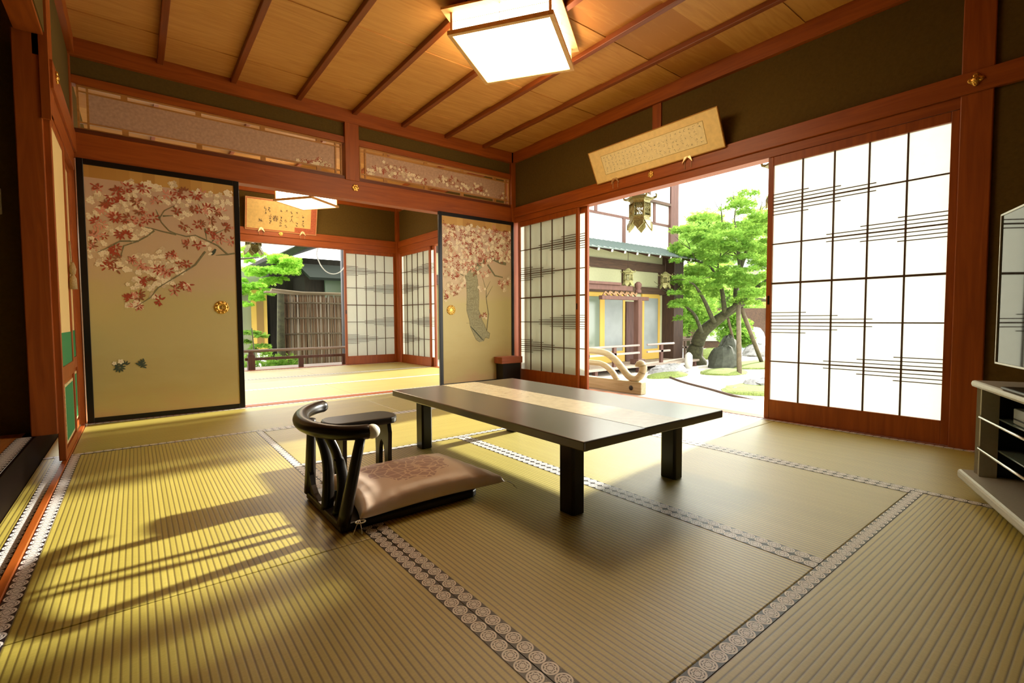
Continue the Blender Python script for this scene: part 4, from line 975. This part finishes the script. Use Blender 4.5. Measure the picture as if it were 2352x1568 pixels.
# ------------------------------------------------------------ foliage
def leaf_mat(name, c1, c2, tr):
    m, nt, b, o = new_mat(name); nt.nodes.remove(b)
    g = N(nt, 'NewGeometry'); n = N(nt, 'TexNoise', i_Scale=3.0, i_Detail=3.0); L(nt, g.outputs['Position'], n.inputs['Vector'])
    r = ramp(nt, n.outputs[0], [(.3, c2), (.7, c1)])
    d = N(nt, 'BsdfDiffuse'); L(nt, r.outputs[0], d.inputs[0]); t_ = N(nt, 'BsdfTranslucent'); t_.inputs[0].default_value = c4(tr)
    a = N(nt, 'MixShader', i_0=.5); L(nt, d.outputs[0], a.inputs[1]); L(nt, t_.outputs[0], a.inputs[2]); L(nt, a.outputs[0], o.inputs[0]); return m
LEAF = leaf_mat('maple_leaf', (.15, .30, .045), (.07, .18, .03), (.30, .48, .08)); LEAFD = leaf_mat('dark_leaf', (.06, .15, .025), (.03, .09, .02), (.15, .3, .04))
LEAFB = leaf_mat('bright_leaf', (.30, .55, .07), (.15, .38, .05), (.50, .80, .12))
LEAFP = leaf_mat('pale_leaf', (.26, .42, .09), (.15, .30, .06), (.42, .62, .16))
def foliage(pads, count, size, flat=.8):
    """pads: (centre, rx, ry, rz); five-lobed maple leaves"""
    vs = []; fs = []; tot = sum(p[1]*p[2] for p in pads)
    for c, rx, ry, rz in pads:
        for k in range(int(count*rx*ry/tot)):
            while True:
                a, b_, d = rnd.uniform(-1, 1), rnd.uniform(-1, 1), rnd.uniform(-1, 1)
                if a*a+b_*b_ < 1: break
            p = Vector((c[0]+a*rx, c[1]+b_*ry, c[2]+d*rz+rz*.8*(1-a*a-b_*b_)))
            E_ = Euler((rnd.gauss(0, flat), rnd.gauss(0, flat), rnd.uniform(0, 6.28))).to_matrix(); s = size*rnd.uniform(.7, 1.25)
            for j in range(5):
                t0 = (j-2)*.72; ln = s*(1, .95, .75, .95, 1)[(j+2) % 5]*(1 if abs(j-2) < 2 else .7)
                i = len(vs)
                for q in ((0, 0), (ln*.55, .20), (ln, 0), (ln*.55, -.20)):
                    rr_, aa = q; vs.append(tuple(p+E_ @ Vector((rr_*cos(t0+aa*1.6), rr_*sin(t0+aa*1.6), 0))))
                fs.append((i, i+1, i+2, i+3))
    m = M(); m.v = vs; m.f = fs; m.mi = [0]*len(fs); m.sm = [False]*len(fs); return m
def branchy(m, p, d, ln, r, depth):
    P = [p]; q = p; dd = d.copy()
    for k in range(5):
        dd = (dd+Vector((rnd.gauss(0, .16), rnd.gauss(0, .16), rnd.gauss(0, .10)))).normalized(); q = q+dd*ln/5; P.append(q)
    m.tube(P, [r*(1-.10*k) for k in range(6)], 7)
    if depth:
        for k in range(3):
            a = (dd+Vector((rnd.gauss(0, .6), rnd.gauss(0, .6), rnd.gauss(.15, .35)))).normalized(); branchy(m, P[rnd.randint(2, 5)], a, ln*.72, r*.48, depth-1)
t = thing('maple_tree', (13.85, 8.25, ZG), 'leaning green maple with a mossy trunk, framed in the garden opening', 'tree')
m = M(); D = 14.8
tp_ = [Vector((13.85, 8.25, ZG-.02)), at(1594, 820, 14.9), at(1600, 795, 14.8), at(1612, 765, 14.6), at(1638, 742, 14.4), at(1665, 722, 14.2), at(1690, 706, 14.0)]
m.tube(smooth_path(tp_, 4), [.27-.007*k for k in range(25)], 12)
for a_, b_, r_ in (((1665, 722), (1750, 650), .09), ((1690, 706), (1762, 690), .08), ((1640, 740), (1600, 660), .07), ((1612, 765), (1570, 700), .06), ((1690, 706), (1700, 620), .10), ((1700, 620), (1670, 530), .06), ((1700, 620), (1735, 520), .06), ((1665, 722), (1650, 640), .08), ((1700, 560), (1690, 480), .035), ((1650, 640), (1600, 600), .04)):
    A, B_ = at(*a_, 14.1), at(*b_, 14.0+rnd.uniform(-.8, .8)); mid = A.lerp(B_, .5)+Vector((rnd.gauss(0, .1), rnd.gauss(0, .1), .12)); m.tube(smooth_path([A, mid, B_], 5), [r_*(1-.05*k) for k in range(11)], 7); 
    branchy(m, B_, (B_-A).normalized(), .8, r_*.4, 1)
m.build('trunk', BARK, t)
pads = []
for k in range(170):
    px = rnd.uniform(1548, 1778); top = 445+max(0, 1680-px)*.62; py = rnd.uniform(top, 735-max(0, px-1600)*.25)
    if py > 690 and 1590 < px < 1700: py -= 60
    w = rnd.uniform(22, 48); d = 14+rnd.uniform(-1.5, 1.4); s = w/1107*d*.62; pads.append((at(px, py, d), s, s, s*.24))
foliage(pads, 38000, .058, .6).build('foliage', LEAF, t)
# props
def prop(name, a, b, r, lab):
    o = M().tube([a, (Vector(a)+Vector(b))/2, b], r, 8).build(name, BARK2); return tag(o, lab, 'prop', 'poles propping the maple')
BARK2 = plain('grey_pole', (.11, .085, .05), .9, noise=.3, scale=12, bump=.5)
prop('tree_prop', (12.127, 6.10, ZG), at(1696, 702, 13.2), .06, 'upright pole propping the maple limb')
prop('tree_prop', (15.13, 6.888, ZG), at(1702, 706, 14.2), .06, 'long pole slanting down to the right from the maple limb')
prop('tree_prop', (16.2, 8.2, ZG), at(1672, 730, 14.4), .04, 'thin pole slanting behind the upright prop of the maple')

def tree(x, y, z0, h, r, label, mat, count, size, flat=.7, grp=None):
    t = thing('garden_tree', (x, y, z0), label, 'tree', grp)
    m = M(); m.tube([(x, y, z0), (x+.1, y, z0+h*.35), (x-.05, y+.1, z0+h*.7)], [h*.03, h*.025, h*.012], 8); m.build('trunk', BARK, t)
    pads = [(Vector((x+rnd.uniform(-.7, .7)*r, y+rnd.uniform(-.7, .7)*r, z0+h*rnd.uniform(.25, 1))), r*.55, r*.55, r*.25) for k in range(14)]
    foliage(pads, count, size, flat).build('foliage', mat, t)
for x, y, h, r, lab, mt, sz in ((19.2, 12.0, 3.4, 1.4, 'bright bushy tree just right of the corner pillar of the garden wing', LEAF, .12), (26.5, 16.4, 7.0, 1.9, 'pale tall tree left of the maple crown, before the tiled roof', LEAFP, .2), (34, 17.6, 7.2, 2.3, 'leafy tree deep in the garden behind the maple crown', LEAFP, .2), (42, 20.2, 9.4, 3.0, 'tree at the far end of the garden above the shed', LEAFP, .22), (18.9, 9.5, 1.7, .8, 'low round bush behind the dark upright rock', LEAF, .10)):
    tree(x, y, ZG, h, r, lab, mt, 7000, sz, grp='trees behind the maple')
# rocks, moss
def rock(x, y, z, sx, sy, sz, label, mat, name='garden_rock', grp='rocks in the garden', seed=1, jag=.25):
    rr = random.Random(seed); m = M(); n1, n2 = 10, 14; vs = []
    m.lathe([(max(.001, sin(pi*k/n1/1.0*.55+.0))*1.0 if k < n1 else .001, 1-k/n1*1.0) for k in range(n1, -1, -1)] if 0 else [(1.0, -.15), (1.02, .15), (.95, .45), (.82, .7), (.6, .9), (.3, 1.0), (.01, 1.02)], (0, 0, 0), n2, sm=False)
    m.v = [(x+a*sx*(1+rr.uniform(-jag, jag)*.6), y+b_*sy*(1+rr.uniform(-jag, jag)*.6), z+c_*sz*(1+rr.uniform(-jag, jag)*.4) if c_ > 0 else z-.05) for a, b_, c_ in m.v]
    o = m.build(name, mat); return tag(o, label, 'rock' if name == 'garden_rock' else 'moss', grp)
rock(13.45, 7.25, ZG, .42, .40, .62, 'dark upright rock at the foot of the leaning maple', STONE, seed=3)
rock(14.7, 7.75, ZG, .35, .3, .85, 'smaller dark rock peeping over the upright rock', STONE, seed=4)
rock(10.15, 4.62, ZG, .45, .35, .20, 'pale flat rock on the mossy patch near the right edge of the garden opening', PSTONE, seed=5)
rock(11.2, 7.55, ZG, .75, .35, .22, 'pale stepping stone below the deck of the garden wing', PSTONE, seed=6)
rock(18.7, 8.7, ZG, .7, .5, .45, 'pale stones piled beyond the upright prop', PSTONE, seed=8)
rock(9.3, 4.75, ZG, .10, .08, .08, 'small grey pebble stone in the middle of the near moss patch', PSTONE, seed=9)
for x, y, sx, sy, sz, lab in ((9.85, 4.5, .95, .65, .10, 'yellow-green moss patch in the right foreground of the garden'), (12.2, 6.55, .8, .5, .10, 'brownish moss mound in front of the dark upright rock'), (10.4, 7.05, .75, .3, .10, 'green moss mound in front of the stepping stone'), (15.0, 6.9, 1.6, .9, .10, 'yellow moss patch behind the upright prop'), (16.6, 9.3, 1.1, .5, .35, 'green mossy hump at the back of the garden'), (11.5, 4.9, .8, .4, .07, 'small moss patch behind the pale flat rock')):
    rock(x, y, ZG, sx, sy, sz, lab, MOSS, 'moss_mound', 'moss patches on the gravel', seed=int(x*10), jag=.12)
t = thing('stone_marker', (12.55, 7.8, ZG), 'small white rounded stone marker beside the stepping stone', 'stone')
M().lathe([(.10, 0), (.11, .2), (.10, .38), (.05, .45), (.001, .47)], (12.55, 7.8, ZG), 12).build('body', plain('white_stone', (.55, .55, .5), .8), t)
o = M().tube(smooth_path([(10.6, 7.35, ZG+.02), (9.67, 6.18, ZG+.02), (9.1, 5.2, ZG+.02), (8.6, 4.4, ZG+.02), (8.3, 3.7, ZG+.02), (8.0, 2.6, ZG+.02)], 5), .025, 6).build('garden_edging', OLDW); tag(o, 'dark curved edging line laid across the pale gravel', 'edging')
t = thing('covered_bundle', (21.3, 10.05, ZG), 'blue and white covered bundle lying at the back right of the garden', 'bundle')
m = M(); rb = random.Random(5); m.lathe([(.62, 0), (.60, .25), (.48, .5), (.30, .85), (.16, 1.0), (.01, 1.02)], (21.3, 10.05, ZG), 11, sm=False)
m.v = [(a+rb.uniform(-.08, .08), b_+rb.uniform(-.08, .08), c_+rb.uniform(-.06, .06)) if c_ > ZG+.01 else (a, b_, c_) for a, b_, c_ in m.v]; m.build('cover', plain('blue_white_sheet', (.42, .50, .62), .7, noise=.45, scale=4), t)
t = thing('garden_shed', (22.3, 12.0, ZG), 'dark low shed with a grey panel at the back of the garden', 'shed')
T = Matrix.Translation((22.6, 11.4, ZG)) @ Matrix.Rotation(-YAW-.15, 4, 'Z')
m = M(); m.box(-2.2, 4.5, 0, 2, 0, 1.9, T=T); m.build('walls', OLDX, t)
m = M(); m.box(-1.7, -.1, -.1, .1, .35, 1.35, T=T); m.build('grey_panel', plain('grey_sheet', (.42, .46, .40), .7), t)
m = M(); m.box(1.2, 2.2, -.1, .1, 1.3, 1.9, T=T); m.build('green_net', plain('green_net', (.05, .35, .22), .7), t)

# ------------------------------------------------------------ beyond the far veranda
t = thing('maple_tree', (.3, 10.9, ZG), 'bright green maple whose branch reaches in from the left outside the next room', 'tree')
m = M(); m.tube([(.3, 10.9, ZG), (.35, 10.8, .4), (.6, 10.6, 1.4), (1.2, 10.5, 1.8), (1.9, 10.3, 1.9)], [.10, .08, .05, .03, .012], 8)
m.build('trunk', BARK, t)
pads = []
for k in range(60):
    px = rnd.uniform(535, 678); u = (px-545)/135; py = rnd.uniform(572+30*u*u, 705-85*u*u); w = rnd.uniform(18, 34)
    d = 10.9+rnd.uniform(-.7, .5); s = w/1107*d*.62; pads.append((at(px, py, d), s, s, s*.28))
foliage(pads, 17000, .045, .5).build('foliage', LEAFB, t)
t = thing('young_maple', (1.75, 10.2, ZG), 'small young maple sapling behind the veranda railing', 'tree')
m = M(); m.tube([(1.75, 10.2, ZG), (1.76, 10.2, 0), (1.72, 10.15, .55)], [.02, .015, .01], 6); m.build('trunk', BARK, t)
pads = [(at(px, py, 10.1), w/1107*10*.6, w/1107*10*.6, .03) for px, py, w in ((575, 765, 35), (600, 772, 25), (565, 785, 20), (600, 795, 35), (580, 805, 20), (610, 812, 20))]
foliage(pads, 900, .06, .4).build('foliage', LEAF, t)
t = thing('low_hedge', (1.8, 9.2, ZG), 'low bright shrubs seen through the veranda railing', 'shrub')
pads = [(Vector((1.3+k*.12, 9.0+.1*(k % 3), -.35+.15*(k % 2))), .22, .22, .18) for k in range(9)]
foliage(pads, 2500, .05, .8).build('foliage', LEAF, t)

# brushwood fence
TW = [plain('twig_grey', (.20, .16, .10), .9), plain('twig_brown', (.15, .09, .045), .9), plain('twig_dark', (.07, .045, .025), .9), plain('twig_pale', (.30, .26, .20), .9)]
t = thing('brushwood_fence', (2.75, 9.8, ZG), 'tall brown brushwood fence with horizontal battens behind the veranda railing', 'fence')
m = M()
x = 2.14
while x < 3.33:
    w = rnd.uniform(.006, .012); m.tube([(x+rnd.gauss(0, .004), 9.8+rnd.uniform(-.01, .01), ZG), (x+rnd.gauss(0, .006), 9.8, .25), (x+rnd.gauss(0, .01), 9.8, 1.18)], w, 5, rnd.choice((0, 0, 1, 1, 3)) if x > 2.3 or rnd.random() > .3 else 2); x += w*1.35
m.build('twig_panel', TW, t)
m = M()
for z in (.43, .73, 1.02): m.tube([(2.18, 9.765, z), (2.7, 9.76, z+.01), (3.32, 9.765, z)], .016, 7)
m.build('battens', BARK2, t)
bx('skirting_boards', wood('rust_board', (.20, .09, .04), (.10, .05, .025), 'z', .8), (2.14, 3.33, 9.825, 9.85, ZG, 1.14), parent=t)
M().tube([(2.14, 9.75, ZG), (2.13, 9.75, .3), (2.15, 9.75, 1.19)], [.075, .07, .06], 9).build('rough_post', BARK, t)
m = M()
for k in range(7): m.tube([(1.92+rnd.uniform(0, .1), 9.6+.08*k, 1.26-.005*k), (2.5, 9.62+.08*k, 1.20+rnd.uniform(0, .03)), (3.4, 9.62+.08*k, 1.22)], .02, 6, rnd.choice((0, 3)))
m.build('bark_roof', TW, t)
t = thing('drain_pipe', (3.06, 9.0, ZG), 'dark vertical drain pipe at the edge of the next room shoji', 'pipe')
M().tube([(3.06, 9.0, ZG), (3.06, 9.0, 2.4)], .042, 10).build('pipe', plain('grey_metal', (.10, .10, .11), .5), t)
# dark neighbouring house
t = thing('neighbour_house', (3.3, 13.5, ZG), 'dark old house with mossy sloping roof behind the brushwood fence', 'building')
MR = plain('mossy_roof', (.018, .024, .012), .95, spec=.1, noise=.4, scale=6, bump=.4); DW = wood('dark_siding', (.03, .026, .018), (.014, .012, .009), 'z', .8)
m = M(); m.box(2.65, 5.6, 13.2, 18, ZG, 2.3); m.box(3.2, 5.6, 12.1, 13.2, ZG, 1.75); m.build('walls', DW, t)
m = M(); m.prism([(2.56, 2.15), (3.55, 2.75), (5.8, 3.7), (5.8, 3.5), (3.6, 2.60), (2.6, 2.02)], 'y', 12.0, 18); m.build('main_roof', MR, t)
m = M(); T = Matrix.Translation((3.1, 11.3, 1.60)) @ Matrix.Rotation(radians(20), 4, 'X'); m.box(0, 2.5, 0, 1.2, 0, .06, T=T); m.build('lower_roof', plain('dark_roof', (.015, .02, .016), .9, spec=.1), t)
m = M(); T = Matrix.Translation((3.55, 11.0, 2.38)) @ Matrix.Rotation(radians(8), 4, 'Y') @ Matrix.Rotation(radians(28), 4, 'X')
for k in range(10): m.box(k*.10, k*.10+.085, 0, .7, 0, .03, T=T)
m.build('tin_awning', plain('grey_tin', (.30, .27, .28), .6), t)
m = M(); m.box(3.6, 4.3, 11.85, 11.92, 1.15, 1.75); m.build('window', plain('green_glass', (.08, .13, .08), .3), t)
o = M().tube(smooth_path([(2.85, 8.7, 2.50), (2.55, 8.75, 1.95), (2.56, 8.75, 1.72), (2.68, 8.75, 1.55), (2.84, 8.75, 1.52), (2.98, 8.75, 1.62), (3.04, 8.74, 1.85), (3.06, 8.72, 2.50)], 4), .009, 6).build('white_cable', plain('white_cable', (.7, .7, .65), .6)); tag(o, 'white cable hanging in a loop before the dark neighbouring house', 'cable')
t = thing('garden_cottage', (1.6, 13.2, ZG), 'grey-green cottage wall with a yellow window frame left of the brushwood fence', 'building')
m = M(); m.box(-3, 2.45, 12.9, 16, ZG, 1.9); m.build('walls', plain('grey_green_wall', (.22, .25, .16), .9), t)
bx('post', OLDW, (1.75, 1.88, 12.8, 12.95, ZG, 1.7), parent=t)
w = bx('window', YEL, (2.18, 2.50, 12.75, 12.92, -.05, 1.45), parent=t); bx('pane', plain('amber_pane', (.22, .13, .03), .4), (2.27, 2.42, 12.74, 12.76, .1, 1.25), parent=w)
bx('white_base', WHITEW, (2.28, 2.48, 12.72, 12.9, ZG, -.08), parent=t)
t = thing('far_white_roof', (2, 22, ZG), 'pale roof of a distant building above the maple branch', 'roof')
m = M()
for k in range(14): m.box(-4, 5.2, k*.5, k*.5+.5, .04*(k % 2), .1+.04*(k % 2), T=Matrix.Translation((0, 20, 4.0)) @ Matrix.Rotation(radians(35), 4, 'X'))
m.build('tile_courses', plain('white_tiles', (.75, .76, .78), .6), t); m = M(); m.box(-4, 5, 20.6, 27, ZG, 4.3); m.build('walls', WHITEW, t)
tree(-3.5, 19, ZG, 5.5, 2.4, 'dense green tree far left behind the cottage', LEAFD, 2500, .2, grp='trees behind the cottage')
# ============================================================ light, sky, camera
sd = Vector((1, .11, .44)).normalized()
sun = bpy.data.lights.new('sun', 'SUN'); sun.energy = 11.5; sun.angle = radians(2.2); sun.color = (1, .94, .80)
so = bpy.data.objects.new('sun', sun); C.objects.link(so); so.rotation_euler = sd.to_track_quat('Z', 'Y').to_euler(); so.location = (8, 3, 6)
w = bpy.data.worlds.new('sky'); bpy.context.scene.world = w; w.use_nodes = True
bg = w.node_tree.nodes['Background']; bg.inputs[0].default_value = (1, .99, .92, 1); bg.inputs[1].default_value = 5.6
cam = bpy.data.cameras.new('camera'); co = bpy.data.objects.new('camera', cam); C.objects.link(co)
cam.sensor_width = 36; cam.lens = 36*FPX/2352; cam.clip_start = .02; cam.clip_end = 200
Mx = Matrix((_R, _U, -_F)).transposed().to_4x4(); Mx.translation = (0, 0, H); co.matrix_world = Mx
sc = bpy.context.scene; sc.camera = co
sc.view_settings.view_transform = 'Standard'; sc.view_settings.look = 'None'; sc.view_settings.gamma = 1; sc.view_settings.exposure = .1
sc.view_settings.use_curve_mapping = False
